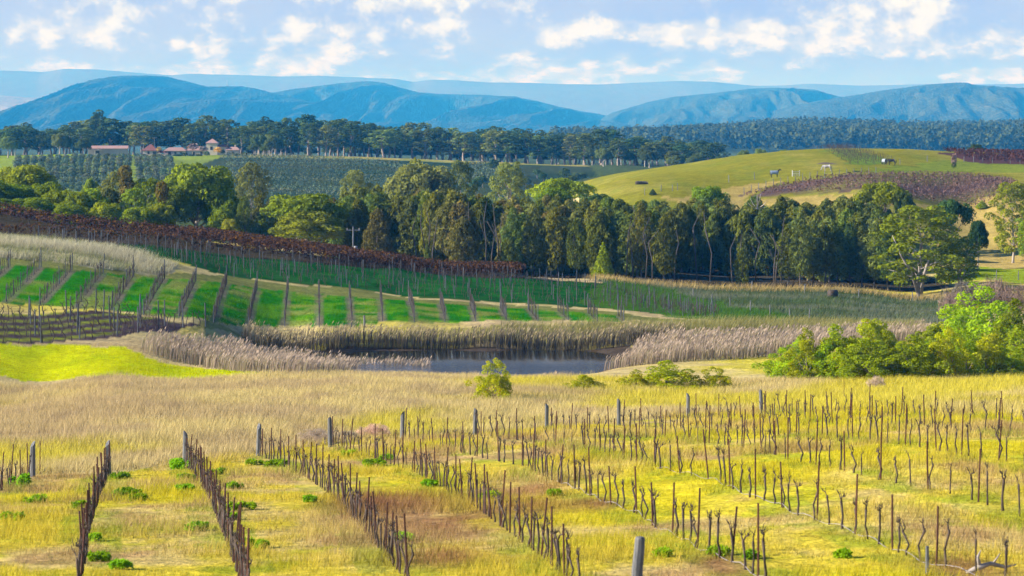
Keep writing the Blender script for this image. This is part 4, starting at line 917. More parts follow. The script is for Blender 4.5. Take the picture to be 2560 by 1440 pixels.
# ------------------------------------------------------------------ grasses and reeds (nobody could count them)
def scatter(pl, dens, seed, ymax=None):
    p = np.array(pl, float); lo, hi = p.min(0), p.max(0)
    if ymax: hi[1] = min(hi[1], ymax)
    n = int((hi[0] - lo[0]) * (hi[1] - lo[1]) * dens); rs = np.random.RandomState(seed)
    x = rs.uniform(lo[0], hi[0], n); Y = rs.uniform(lo[1], hi[1], n); k = inpoly(x, Y, pl) & (np.abs(x) < .21 * Y + 1)
    return x[k], Y[k], rs

def blades(name, x, Y, rs, h, w, lean, col, tipmul=1.25, segs=1, label=None, tilt=.35, zoff=-.02, wind=(1, 0)):
    n = len(x); z = zq(x, Y) + zoff; a = rs.uniform(0, 2 * np.pi, n); W_ = w * (.7 + .6 * rs.random_sample(n)); H = h * (.55 + .75 * rs.random_sample(n)) if np.isscalar(h) else h
    b = np.stack([np.cos(a) * W_ / 2, np.sin(a) * W_ / 2, np.zeros(n)], 1)
    off = np.stack([rs.normal(0, tilt, n) + lean * wind[0], rs.normal(0, tilt, n) + lean * wind[1], np.zeros(n)], 1) * H[:, None]
    base = np.stack([x, Y, z], 1); tip = base + off + np.stack([np.zeros(n), np.zeros(n), H], 1)
    if segs == 1:
        v = np.stack([base - b, base + b, tip], 1).reshape(-1, 3); f = np.arange(n * 3).reshape(-1, 3)
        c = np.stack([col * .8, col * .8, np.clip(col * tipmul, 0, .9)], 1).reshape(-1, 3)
    else:
        mid = base + off * .32 + np.stack([np.zeros(n), np.zeros(n), H * .62], 1)
        v = np.stack([base - b, base + b, mid - b * .9, mid + b * .9, tip], 1).reshape(-1, 3); k = np.arange(n) * 5
        f = np.concatenate([np.stack([k, k + 1, k + 3], 1), np.stack([k, k + 3, k + 2], 1), np.stack([k + 2, k + 3, k + 4], 1)])
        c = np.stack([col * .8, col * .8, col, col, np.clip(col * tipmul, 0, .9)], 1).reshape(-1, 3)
    o = obj(name, mesh_np(name, v, f, M['blade'], cols=c)); tag(o, label, name.replace('_', ' '), kind='stuff'); return o

def vary(c, rs, lo=.75, hi=1.25): return c * rs.uniform(lo, hi, (len(c), 1))

def grasses():
    x, Y, rs = scatter(P_FRONT, 46, 1, 185)
    keep = rs.random_sample(len(x)) < np.clip(110 / Y, .4, 1); x, Y = x[keep], Y[keep]
    patch = fbm(x / 2.5, Y / 4, 77); c = vary(cover(x, Y), rs, .84, 1.16); k = patch > .32; x, Y, c, patch = x[k], Y[k], c[k], patch[k]
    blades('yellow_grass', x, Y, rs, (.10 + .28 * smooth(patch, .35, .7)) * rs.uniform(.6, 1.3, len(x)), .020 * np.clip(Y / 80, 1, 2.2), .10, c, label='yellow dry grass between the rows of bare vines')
    field = poly([(-300, 1215), (0, 1196), (82, 1186), (272, 1184), (462, 1154), (645, 1134), (826, 1112), (1005, 1093), (1187, 1083), (1367, 1070), (1547, 1057), (1720, 1040), (1903, 1029), (2560, 1046), (2800, 1050)]) + \
        poly([(2800, 940), (2560, 938), (2300, 945), (1950, 950), (1600, 948), (1480, 947), (1250, 946), (1060, 941), (700, 937), (300, 941), (-300, 945)], 190)
    x, Y, rs = scatter(field, 40, 2); patch = fbm(x / 4, Y / 7, 78); c = vary(cover(x, Y), rs, .7, 1.3)
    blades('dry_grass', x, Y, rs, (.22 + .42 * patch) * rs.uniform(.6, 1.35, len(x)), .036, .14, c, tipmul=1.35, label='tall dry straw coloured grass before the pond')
    x, Y, rs = scatter(P_MEADOW, 26, 3); blades('meadow_grass', x, Y, rs, .16, .05, .1, vary(cover(x, Y), rs, .85, 1.2), label='short vivid green grass of the sunny meadow')
    x, Y, rs = scatter(P_PALE, 24, 4); patch = fbm(x / 5, Y / 6, 79); c = cmix(np.zeros((len(x), 3)) + A3(.40, .38, .25), smooth(patch, .58, .42), A3(.22, .24, .10)); k = rs.random_sample(len(x)) < .35 + .65 * smooth(patch, .35, .55)
    blades('pale_grass', x[k], Y[k], rs, (.35 + .65 * patch[k]) * rs.uniform(.6, 1.3, k.sum()), .06, .3, vary(c[k], rs), tipmul=1.5, label='pale feathery grass on the shoulder above the first vineyard')
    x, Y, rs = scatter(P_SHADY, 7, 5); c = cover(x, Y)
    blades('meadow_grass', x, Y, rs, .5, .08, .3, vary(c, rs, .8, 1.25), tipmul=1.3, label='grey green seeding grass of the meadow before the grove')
    edge = poly([(1440, 690), (1560, 704), (1700, 712), (2000, 720), (2290, 742), (2420, 735), (2420, 752), (2200, 742), (2000, 731), (1700, 720), (1500, 704)], 380)
    x, Y, rs = scatter(edge, 9, 6); blades('straw_grass', x, Y, rs, .8, .08, .3, vary(np.zeros((len(x), 3)) + A3(.42, .32, .12), rs), tipmul=1.3, label='straw grass strip along the foot of the grove')
    x, Y, rs = scatter(P_V1, 16, 7); d, _ = near_rows(x, Y, V1ROWS); k = d > .35
    blades('vineyard_grass', x[k], Y[k], rs, .17, .06, .1, vary(cover(x[k], Y[k]), rs, .8, 1.25), label='lush green grass strips between the first vineyard rows')
    x, Y, rs = scatter(poly([(1250, 812), (1560, 812), (2000, 806), (2300, 812), (2300, 840), (2000, 828), (1560, 838), (1300, 838)], 284), 16, 8)
    blades('bank_grass', x, Y, rs, .9, .07, .35, vary(np.zeros((len(x), 3)) + A3(.26, .25, .085), rs), tipmul=1.3, label='olive yellow bank grass behind the reeds')
    # reeds: the far bank, the pale stand by the meadow, the pale stand by the thicket
    def reeds(pl, dens, seed, h, cols, label, bend=.22, tips=1.25, plume=(.41, .33, .245)):
        x, Y, rs = scatter(pl, dens, seed); n = len(x); clump = fbm(x / 1.6, Y / 2.5, seed)
        c = np.array(cols)[rs.randint(0, len(cols), n)]; hh = h * (.55 + .75 * clump) * rs.uniform(.75, 1.12, n); c = vary(c, rs, .75, 1.25)
        o = blades('reeds', x, Y, rs, hh, .048, bend, c, tipmul=tips, segs=2, label=label, tilt=.10)
        k = rs.random_sample(n) < .3; xx, yy = x[k], Y[k]; m_ = k.sum()   # seed heads
        z = zq(xx, yy); H = hh[k]; a = rs.uniform(0, 6.28, m_); px = xx + H * bend * .6; top = z + H * .95; ln = .36; w = .07
        b = np.stack([np.cos(a) * w, np.sin(a) * w, np.zeros(m_)], 1); q0 = np.stack([px, yy, top - ln * .5], 1); q1 = q0 + np.array([ln * .55, 0, ln]); q2 = (q0 + q1) / 2
        v = np.stack([q0, q2 + b, q1, q2 - b], 1).reshape(-1, 3); pc = np.repeat(vary(np.zeros((m_, 3)) + A3(*plume), rs, .8, 1.2), 4, 0)
        h_ = obj('seed_heads', mesh_np('seed_heads', v, np.arange(len(v)).reshape(-1, 4), M['blade'], cols=pc), o); h_['kind'] = 'stuff'
    pal = [(.39, .31, .235), (.31, .25, .18), (.43, .35, .26), (.31, .28, .14)]
    dark = [(.17, .14, .09), (.09, .08, .065), (.15, .13, .07), (.07, .065, .055)]  # far bank: shade low in the stand painted into stems, tips left pale
    def W(pts): return [(X(a, b), b) for a, b in pts]
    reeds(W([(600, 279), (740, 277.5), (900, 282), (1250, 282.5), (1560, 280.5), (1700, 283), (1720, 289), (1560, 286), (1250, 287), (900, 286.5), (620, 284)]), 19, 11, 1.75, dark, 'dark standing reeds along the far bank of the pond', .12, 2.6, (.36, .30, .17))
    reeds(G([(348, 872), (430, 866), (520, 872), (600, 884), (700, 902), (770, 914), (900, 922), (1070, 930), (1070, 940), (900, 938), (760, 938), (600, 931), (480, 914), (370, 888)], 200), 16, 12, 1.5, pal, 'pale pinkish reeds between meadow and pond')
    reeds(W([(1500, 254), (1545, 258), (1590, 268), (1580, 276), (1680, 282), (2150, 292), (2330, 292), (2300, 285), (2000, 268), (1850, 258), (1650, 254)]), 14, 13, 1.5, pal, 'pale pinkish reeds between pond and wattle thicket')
    reeds(W([(1060, 248), (1500, 250), (1500, 252), (1060, 251.2)]), 2, 14, .45, pal, 'low sparse reeds at the near water edge')
grasses()

# ------------------------------------------------------------------ green weeds by the rows
def weeds():
    P = [(60, 1215, 34, 'big green weed around the first end post'), (90, 1256, 26, 'weed below the big one at the first end post'), (25, 1300, 30, 'weed at the picture edge below the first row'), (300, 1196, 22, 'weed behind the straight dark row end post'),
         (318, 1240, 40, 'long low weed past the straight dark row'), (345, 1252, 22, 'small weed joined to the long low weed'), (452, 1172, 30, 'tall green weed under the third end post'), (462, 1200, 24, 'weed just below the third end post'), (463, 1228, 26, 'round weed beside the third row'),
         (552, 1186, 24, 'weed opposite the third row start'), (582, 1222, 22, 'dark green weed next to the third row'), (598, 1275, 34, 'wide weed beside the third row middle'), (575, 1300, 20, 'weed hugging the third row'), (612, 1368, 26, 'weed beside the third row lower end'),
         (490, 1326, 30, 'flat weed between second and third rows'), (772, 1256, 22, 'weed between third and fourth rows'), (632, 1162, 20, 'weed in front of the fourth end post'), (692, 1166, 28, 'weed behind the fourth row start'), (872, 1140, 24, 'weed by the fifth row start'),
         (932, 1166, 34, 'bright weed patch under the fifth row'), (965, 1150, 20, 'weed touching the fifth row'), (1070, 1216, 24, 'deep green weed under the fifth row middle'), (1225, 1246, 26, 'weed line across the fifth row'), (1008, 1352, 24, 'weed between fourth and fifth rows'),
         (246, 1402, 26, 'weed beside the straight dark row lower end'), (300, 1424, 24, 'weed right of low dark row bottom'.replace('right of', 'past')), (236, 1352, 18, 'small weed touching the straight dark row'), (200, 1270, 24, 'weed before the straight dark row'), (650, 1370, 18, 'tiny weed past the third row'),
         (1390, 1240, 20, 'weed under the sixth row'), (1800, 1388, 24, 'green weed by the reddish earth heap'), (1660, 1392, 22, 'weed behind the leaning grey post'), (2110, 1395, 18, 'small weed in the yellow grass'), (1880, 1398, 20, 'weed beside the sixth row end')]
    for i, (px, row, w, lab) in enumerate(P):
        x, Y = ground_at(px, row); s = w * Y / F * 1.15; rs = random.Random(i); cl = []
        for q in range(14):
            a = rs.random() * 6.28; d = rs.random() ** .8 * .8; k_ = rs.uniform(.12, .30); cl.append(((d * s * 1.1 * math.cos(a), d * s * 1.5 * math.sin(a), .05 + .16 * s * max(0, 1 - d)), (s * k_, s * k_, s * (k_ * .8 if i not in (0, 6) else .5))))
        me = crown('weed', 500 + i, [(c, (max(r[0], .1),) * 2 + (max(r[2], .1),)) for c, r in cl], 0, .10, M['weed'], up=.8, aspect=2.2) if False else None
        V, T = [], []
        r2 = np.random.RandomState(500 + i)
        for c, r in cl: v, t = leaf_quads(r2, c, r, 40, .075, shell=.3, up=.9, aspect=2.8); V.append(v); T.append(t)
        v = np.concatenate(V); o = obj('weed', mesh_np('weed', v, np.arange(len(v)).reshape(-1, 4), M['weed'], tint=np.concatenate(T)), loc=(x, Y, float(zq(x, Y)) + .03)); tag(o, lab, 'weed', 'green weeds along the vine rows')
weeds()

# ------------------------------------------------------------------ bare vines, stakes and posts
def vine_parts(seed, hgt, r0, tall=False):
    r = random.Random(seed); lx = r.uniform(-.12, .12); s = r.uniform(-.2, .2); y = r.uniform(-.05, .05)
    pts = [(0, 0, -.08), (lx * .2 + s * .3, 0, hgt * .2), (lx * .5 + s, y, hgt * .45), (lx * .8 + s * .2, y, hgt * .72), (lx - s * .5, y, hgt * .92), (lx - s * .4, y, hgt)]
    mb = MB(); mb.tube(pts, [r0 * 1.35, r0, r0 * .85, r0 * .9, r0 * 1.15, r0 * .8], 6); tr = mb.mesh('trunk', M['vine'], True); arms = []
    for d in (-1, 1) if r.random() < .55 else (r.choice((-1, 1)),):
        m2 = MB(); L = r.uniform(.10, .25); e = Vector(pts[-1]); a = [e - Vector((0, 0, .06)), e + Vector((d * L * .35, r.uniform(-.05, .05), .08)), e + Vector((d * L * .8, r.uniform(-.06, .06), .10)), e + Vector((d * L, r.uniform(-.08, .08), .18))]
        m2.tube(a, [r0 * .7, r0 * .6, r0 * .5, r0 * .3], 5)
        for q in range(4 if not tall else 6):
            b = a[1] + (a[2] - a[1]) * r.uniform(0, 1.6); up = Vector((r.uniform(-.10, .10), r.uniform(-.08, .08), r.uniform(.08, .20) if not tall else r.uniform(.3, .65))); m2.tube([b, b + up * .5 + Vector((r.uniform(-.03, .03), 0, 0)), b + up], [r0 * .30, r0 * .24, r0 * .12], 4)
        arms.append(m2.mesh('arm', M['vine'], True))
    return tr, arms
VINES = [vine_parts(600 + i, .66 + .06 * (i % 4), .027 + .003 * (i % 3)) for i in range(10)]
TVINES = [vine_parts(640 + i, .85 + .05 * (i % 3), .030, True) for i in range(8)]

def stake_mesh(seed, h, r0, mat, n=5, taper=.9):
    r = random.Random(seed); mb = MB(); mb.tube([(0, 0, -.3), (0, 0, h * .5), (r.uniform(-.01, .01), 0, h)], [r0, r0, r0 * taper], n); return mb.mesh('stake', mat)
STAKES = [stake_mesh(i, 1.28 + .07 * i, .026, M['rust']) for i in range(4)]
def post_mesh(seed, h, r0, mat, slope=True):
    r = random.Random(seed); mb = MB(); n = 8; a = r.uniform(0, 6)
    mb.tube([(0, 0, -.4), (r.uniform(-.02, .02), 0, h * .5), (r.uniform(-.03, .03), 0, h - .03), (r.uniform(-.03, .03), 0, h)], [r0 * 1.04, r0, r0 * .97, r0 * .88], n)
    if slope: mb.v = [(x, y, z + (.12 * r0 / .1 * (x * math.cos(a) + y * math.sin(a)) / r0 if z > h - .1 else 0)) for x, y, z in mb.v]
    return mb.mesh('post', mat)
ENDPOSTS = [post_mesh(i, 1.32, .105, M['wood']) for i in range(4)]
TPOSTS = [post_mesh(20 + i, 2.0 + .1 * i, .055, M['bluepost'], False) for i in range(4)]

def merged(name, items, mats, label, cat):
    """many far copies of small meshes in one uncounted mass: items = (mesh, x, y, z, rz, scale)"""
    cache = {}; V, Fs, o = [], [], 0
    for me, x, y, z, rz, s in items:
        if me.name not in cache:
            co = np.empty(len(me.vertices) * 3, np.float32); me.vertices.foreach_get('co', co); me.calc_loop_triangles()
            tri = np.empty(len(me.loop_triangles) * 3, np.int32); me.loop_triangles.foreach_get('vertices', tri); cache[me.name] = (co.reshape(-1, 3), tri.reshape(-1, 3))
        co, tri = cache[me.name]; c, sn = math.cos(rz), math.sin(rz)
        V.append(np.stack([co[:, 0] * c - co[:, 1] * sn, co[:, 0] * sn + co[:, 1] * c, co[:, 2]], 1) * s + (x, y, z)); Fs.append(tri + o); o += len(co)
    ob = obj(name, mesh_np(name, np.concatenate(V), np.concatenate(Fs), mats)); tag(ob, label, cat, kind='stuff'); return ob

def along(pl, step, r, start=.8, jit=.12):
    p = np.array(pl, float); d = np.concatenate([[0], np.cumsum(np.hypot(*np.diff(p, axis=0).T))]); s = start; out = []
    while s < d[-1]:
        q = s + r.uniform(-jit, jit) * step; out.append((float(np.interp(q, d, p[:, 0])), float(np.interp(q, d, p[:, 1])), q)); s += step
    return out

def put_vine(lib, k, x, Y, rz, s, name, label, cat, group):
    tr, arms = lib[k]; t = obj(name, None, loc=(x, Y, float(zq(x, Y))), rz=rz, sc=s); t.empty_display_size = .2; tag(t, label, cat, group)
    obj('trunk', tr, t)
    for a in arms: obj('arm', a, t)

def front_rows():
    r = random.Random(70); names = {'a': 'the short first row at the picture edge', 'b': 'the straight dark row', 'c': 'the first row past the straight dark one', 'd': 'the second row past the straight dark one', 'e': 'the third row past the straight dark one', 'f': 'the row passing the leaning grey post',
                                    'g': 'the row behind the leaning grey post', 'h': 'the second row behind the leaning post', 'i': 'the third row behind the leaning post', 'j': 'the row before the last', 'k': 'the last row by the dry grass'}
    allv = []
    for key, pl in FROWS.items():
        p0, p1 = pl[0], pl[1]; ang = math.atan2(p1[1] - p0[1], p1[0] - p0[0])
        o = obj('end_post', ENDPOSTS[r.randrange(4)], loc=(p0[0], p0[1], float(zq(*p0))), rz=r.uniform(0, 6)); o.rotation_euler.x = r.uniform(-.04, .04); o.rotation_euler.y = r.uniform(-.03, .03)
        tag(o, 'thick grey end post of ' + names[key], 'post', 'end posts of the bare vine rows')
        k = 0
        for x, Y, s in along(pl, 2.9 if key in 'abcde' else 4.2, r, 1.2, .1):
            if abs(X(0, Y)) + 2 < abs(x) or Y < 56: continue
            k += 1; o = obj('vine_stake', STAKES[r.randrange(4)], loc=(x, Y, float(zq(x, Y))), rz=r.uniform(0, 6), sc=(1, 1, r.uniform(.9, 1.1))); o.rotation_euler.x = r.gauss(0, .035); o.rotation_euler.y = r.gauss(0, .045) - .02
            tag(o, '%s rusty stake from the end post in %s' % (nth(k), names[key]), 'stake', 'rusty stakes in the bare vine rows')
        k = 0
        for x, Y, s in along(pl, 1.2 if key in 'abcde' else 1.5, r, .9, .28):
            if abs(X(0, Y)) + 2 < abs(x) or Y < 56 or r.random() < .10: continue
            k += 1; allv.append((Y, x, ang + r.uniform(-.4, .4), r.uniform(.85, 1.12), r.randrange(10), '%s bare vine from the end post in %s' % (nth(k), names[key])))
    allv.sort()
    for Y, x, a, s, k, lab in allv[:290]: put_vine(VINES, k, x, Y, a, s, 'grapevine', lab, 'vine', 'bare vines on the yellow slope')
    it = []
    for Y, x, a, s, k, lab in allv[290:]:
        for me in [VINES[k][0]] + VINES[k][1]: it.append((me, x, Y, float(zq(x, Y)), a, s))
    if it: merged('far_grapevines', it, M['vine'], 'bare vines at the far ends of the yellow slope rows', 'vines')
    for key, nm in (('f', 'sixth'), ('g', 'seventh')):            # drip hoses half hidden near the foot of two rows
        mb = MB(); pts = along(FROWS[key], .8, r, 20, .05); pts = [p for p in pts if p[1] < 100]
        mb.tube([(x, Y, float(zq(x, Y)) + .05 + .06 * math.sin(s * 1.7)) for x, Y, s in pts], .009, 4, False)
        tag(obj('drip_hose', mb.mesh('drip_hose', M['wire'])), 'grey drip hose low along ' + names[key], 'hose')
    # leaning grey post near the camera
    x, Y = X(1592, 50), 50.0; zb = float(zq(x, Y)); top = (HY - 1342) * Y / F - zb; mb = MB()
    mb.tube([(0, 0, -.5), (0, 0, 0), (0, 0, top * .45), (.01, 0, top * .66), (.045, 0, top * .86), (.055, 0, top * .975), (.055, 0, top)], [.105, .102, .1, .098, .093, .088, .07], 10)
    tag(obj('split_post', mb.mesh('split_post', M['wood']), loc=(x, Y, zb)), 'big leaning grey weathered post closest to the viewer in the yellow grass'.replace('closest to the viewer', 'with a bent top'), 'post')
    x, Y = ground_at(2318, 1436); mb = MB(); mb.tube([(0, 0, -.2), (0, 0, .6)], [.04, .035], 6); tag(obj('marker_post', mb.mesh('marker_post', M['wood']), loc=(x, Y, float(zq(x, Y)))), 'short pale marker post at the bottom of the yellow slope', 'post')
    x, Y = ground_at(2450, 1434); mb = MB(); mb.tube([(-.3, 0, .02), (0, 0, .14), (.25, .1, .2), (.55, .1, .12), (.8, .2, .16)], [.05, .07, .05, .035, .015], 6); mb.tube([(0, 0, .12), (-.05, 0, .35), (.02, 0, .5)], [.05, .035, .01], 5); mb.tube([(.3, .1, .2), (.45, .1, .42)], [.03, .01], 5)
    tag(obj('fallen_branch', mb.mesh('fallen_branch', M['pale_bark'], True), loc=(x, Y, float(zq(x, Y)))), 'bleached fallen branch lying at the bottom of the slope', 'branch')
    for px, row, lab in ((100, 1185, 'thin rod standing behind the first end post'), (1050, 1082, 'thin tall rod behind the seventh row stakes'), (2110, 1005, 'thin tall rod above the last row')):
        x, Y = ground_at(px, row); mb = MB(); mb.tube([(0, 0, -.2), (0, 0, 1.35)], [.022, .018], 5); tag(obj('thin_rod', mb.mesh('thin_rod', M['rust']), loc=(x, Y, float(zq(x, Y)))), lab, 'rod')
front_rows()

def trellised():
    r = random.Random(90); posts, vines = [], []
    for i, pl in enumerate(CORNER):
        where = '%s row of the dark corner block' % nth(i + 1)
        for x, Y, s in along(pl, 4.2, r, .4): posts.append((Y, x, '%s, trellis post' % where, 'trellis posts in the ' + where, 1.12))
        ang = math.atan2(pl[-1][1] - pl[0][1], pl[-1][0] - pl[0][0])
        for x, Y, s in along(pl, 1.15, r, .9, .2): vines.append((Y - 60, x, Y, ang + r.uniform(-.3, .3), r.uniform(1.3, 1.65), r.randrange(10), 0, 'crooked bare vine in the ' + where))
    for i, pl in enumerate(CORNER):
        mb = MB(); mb.tube([(x, Y, float(zq(x, Y)) + 1.15 - .05 * math.sin(s)) for x, Y, s in along(pl, 1.0, r, .2, 0)], .014, 4, False); tag(obj('trellis_wire', mb.mesh('trellis_wire', M['vine'])), 'dark wire strung along the %s row of the dark corner block' % nth(i + 1), 'wire', 'wires of the dark corner block')
    for i, (a, b) in enumerate(V1ROWS):
        pl = [a, b]; where = '%s short row of the striped vineyard' % nth(i + 1); ang = math.atan2(b[1] - a[1], b[0] - a[0])
        for x, Y, s in along(pl, 4.6, r, .1, .03): posts.append((Y, x, '%s, trellis post' % where, 'trellis posts in the ' + where, .8))
        posts.append((b[1], b[0], 'end trellis post at the top of the ' + where, None, .95))
        for x, Y, s in along(pl, 1.25, r, .6, .15): vines.append((Y, x, Y, ang + r.uniform(-.2, .2), r.uniform(.9, 1.15), r.randrange(8), 1, 'bare trellised vine in the ' + where))
    for i, pl in enumerate(V2ROWS):
        where = '%s row of the deep green vineyard' % nth(i + 1)
        for x, Y, s in along(pl, 6.5, r, r.uniform(0, 4), .05): posts.append((Y + 8, x, 'trellis post, ' + where, 'trellis posts in the ' + where, .78))
        ang = math.atan2(pl[-1][1] - pl[0][1], pl[-1][0] - pl[0][0])
        for x, Y, s in along(pl, 1.6, r, .6, .15): vines.append((Y + 900, x, Y, ang, r.uniform(.85, 1.1), r.randrange(8), 2, ''))
    posts = [p for p in posts if abs(p[1]) < .19 * p[0]]; vines = [v for v in vines if abs(v[1]) < .185 * v[2]]
    posts.sort(key=lambda p: p[0]); vines.sort(key=lambda v: v[0])
    for Y, x, lab, grp, s in posts[:295]:
        Y = Y - 8 if 'deep green' in lab else Y
        o = obj('trellis_post', TPOSTS[r.randrange(4)], loc=(x, Y, float(zq(x, Y))), rz=r.uniform(0, 6), sc=(s, s, s * r.uniform(.9, 1.08))); o.rotation_euler.x = r.gauss(0, .02); o.rotation_euler.y = r.gauss(0, .03); tag(o, 'grey blue ' + lab if not lab.startswith('end') else lab, 'post', grp)
    merged('far_trellis', [(TPOSTS[r.randrange(4)], x, Y - 8, float(zq(x, Y - 8)), r.uniform(0, 6), .78) for Y, x, lab, grp, s in posts[295:] if 'deep green' in lab] +
           [(TPOSTS[r.randrange(4)], x, Y, float(zq(x, Y)), 0, 1.0) for Y, x, lab, grp, s in posts[295:] if 'deep green' not in lab], M['bluepost'], 'grey trellis posts in the upper rows of the deep green vineyard', 'posts')
    for key, x, Y, a, s, k, lib, lab in vines[:295]: put_vine(TVINES if lib else VINES, k, x, Y, a, s, 'trellis_vine', lab, 'vine', lab)
    it = []
    for key, x, Y, a, s, k, lib, lab in vines[295:]:
        L = (TVINES if lib else VINES)[k]
        for me in [L[0]] + (L[1] if lib < 2 else []): it.append((me, x, Y, float(zq(x, Y)), a, s))
    merged('far_vines', it, M['vine'], 'bare trellised vines of the deep green vineyard', 'vines')
    # russet leafy vines on the crest
    V, T = [], []; rs = np.random.RandomState(91)
    for pl in AUROWS:
        for x, Y, s in along(pl, 1.05, r, .3):
            if abs(x) > .19 * Y: continue
            z = float(zq(x, Y)); v, t = leaf_quads(rs, (x, Y, z + 1.15 + r.uniform(-.15, .15)), (.85, .55, .70), 44, .22, shell=.3, aspect=1.2); V.append(v); T.append(np.clip(t + rs.normal(0, .2), 0, 1))
            mbv = 0
    v = np.concatenate(V); tag(obj('autumn_vines', mesh_np('autumn_vines', v, np.arange(len(v)).reshape(-1, 4), M['vineleaf'], tint=np.concatenate(T))), 'russet autumn leaves of the vine rows along the crest', 'vine leaves', kind='stuff')
    it = []
    for pl in AUROWS[:6]:
        for x, Y, s in along(pl, 1.5, r, .4):
            if abs(x) < .19 * Y: it.append((TVINES[r.randrange(8)][0], x, Y, float(zq(x, Y)), 0, .8))
        for x, Y, s in along(pl, 5.5, r, 2):
            if abs(x) < .19 * Y: it.append((TPOSTS[r.randrange(4)], x, Y, float(zq(x, Y)), 0, .62))
    merged('crest_trellis', it, M['vine'], 'posts and stems under the russet vine leaves', 'trellis')
    # vineyards on the hill: brown rows, red rows and the little patch at the top
    def hill(name, pl, mat, step, dY, size, n, rad, z0, label, slope=0.0):
        p = np.array(pl); V, T = [], []; Y0 = p[:, 1].min(); y = Y0
        while y < p[:, 1].max():
            for xx in np.arange(p[:, 0].min(), p[:, 0].max(), step):
                x = xx + r.uniform(-.3, .3); yy = y + (xx - p[:, 0].min()) * slope
                if inpoly(np.array([x]), np.array([yy]), pl)[0]:
                    v, t = leaf_quads(rs, (x, yy, float(zq(x, yy)) + z0), rad, n, size, shell=.3, aspect=2.0); V.append(v); T.append(np.clip(t + rs.normal(0, .2), 0, 1))
            y += dY
        v = np.concatenate(V); tag(obj(name, mesh_np(name, v, np.arange(len(v)).reshape(-1, 4), M[mat], tint=np.concatenate(T))), label, 'vine leaves', kind='stuff')
    hill('brown_vines', P_VINEHILL, 'redtwig', .8, 3.0, .17, 12, (.5, .25, .36), .6, 'purple brown bare vine rows on the hill', -.12)
    hill('red_vines', P_RED, 'redleaf', 1.1, 3.0, .26, 12, (.6, .3, .5), 1.1, 'dark red vine rows behind the horses')
    tops = []
    for k in range(26):
        px = 2028 + k * 4.3 + r.uniform(-1, 1); Y = 722 - (k % 3) * 5; tops.append((px, Y))
    for k, (px, Y) in enumerate(tops):
        x = X(px, Y); o = obj('trellis_pole', TPOSTS[k % 4], loc=(x, Y, float(zq(x, Y)) - 1.1)); tag(o, 'small dark pole of the hilltop vine patch on the skyline', 'pole', 'poles of the hilltop vine patch')
    it = []
    for k in range(6):
        for j in range(26):
            f = j / 25; px = (2062 + k * 11) + (2128 + k * 20 - 2062 - k * 11) * f; x, Y = ground_at(px, 375 + 36 * f - k * .2, 540); it.append((TVINES[j % 8][0], x, Y, float(zq(x, Y)), 0, 1.2)); it += [(a, x, Y, float(zq(x, Y)), 1.2, 1.2) for a in TVINES[j % 8][1]]
    merged('hilltop_vines', it, M['vine'], 'thin vine rows running down from the hilltop poles', 'vines')
M['redtwig'] = leaf_mat('purple_twig', (.040, .031, .026), (.095, .072, .058), trans=.1)
trellised()

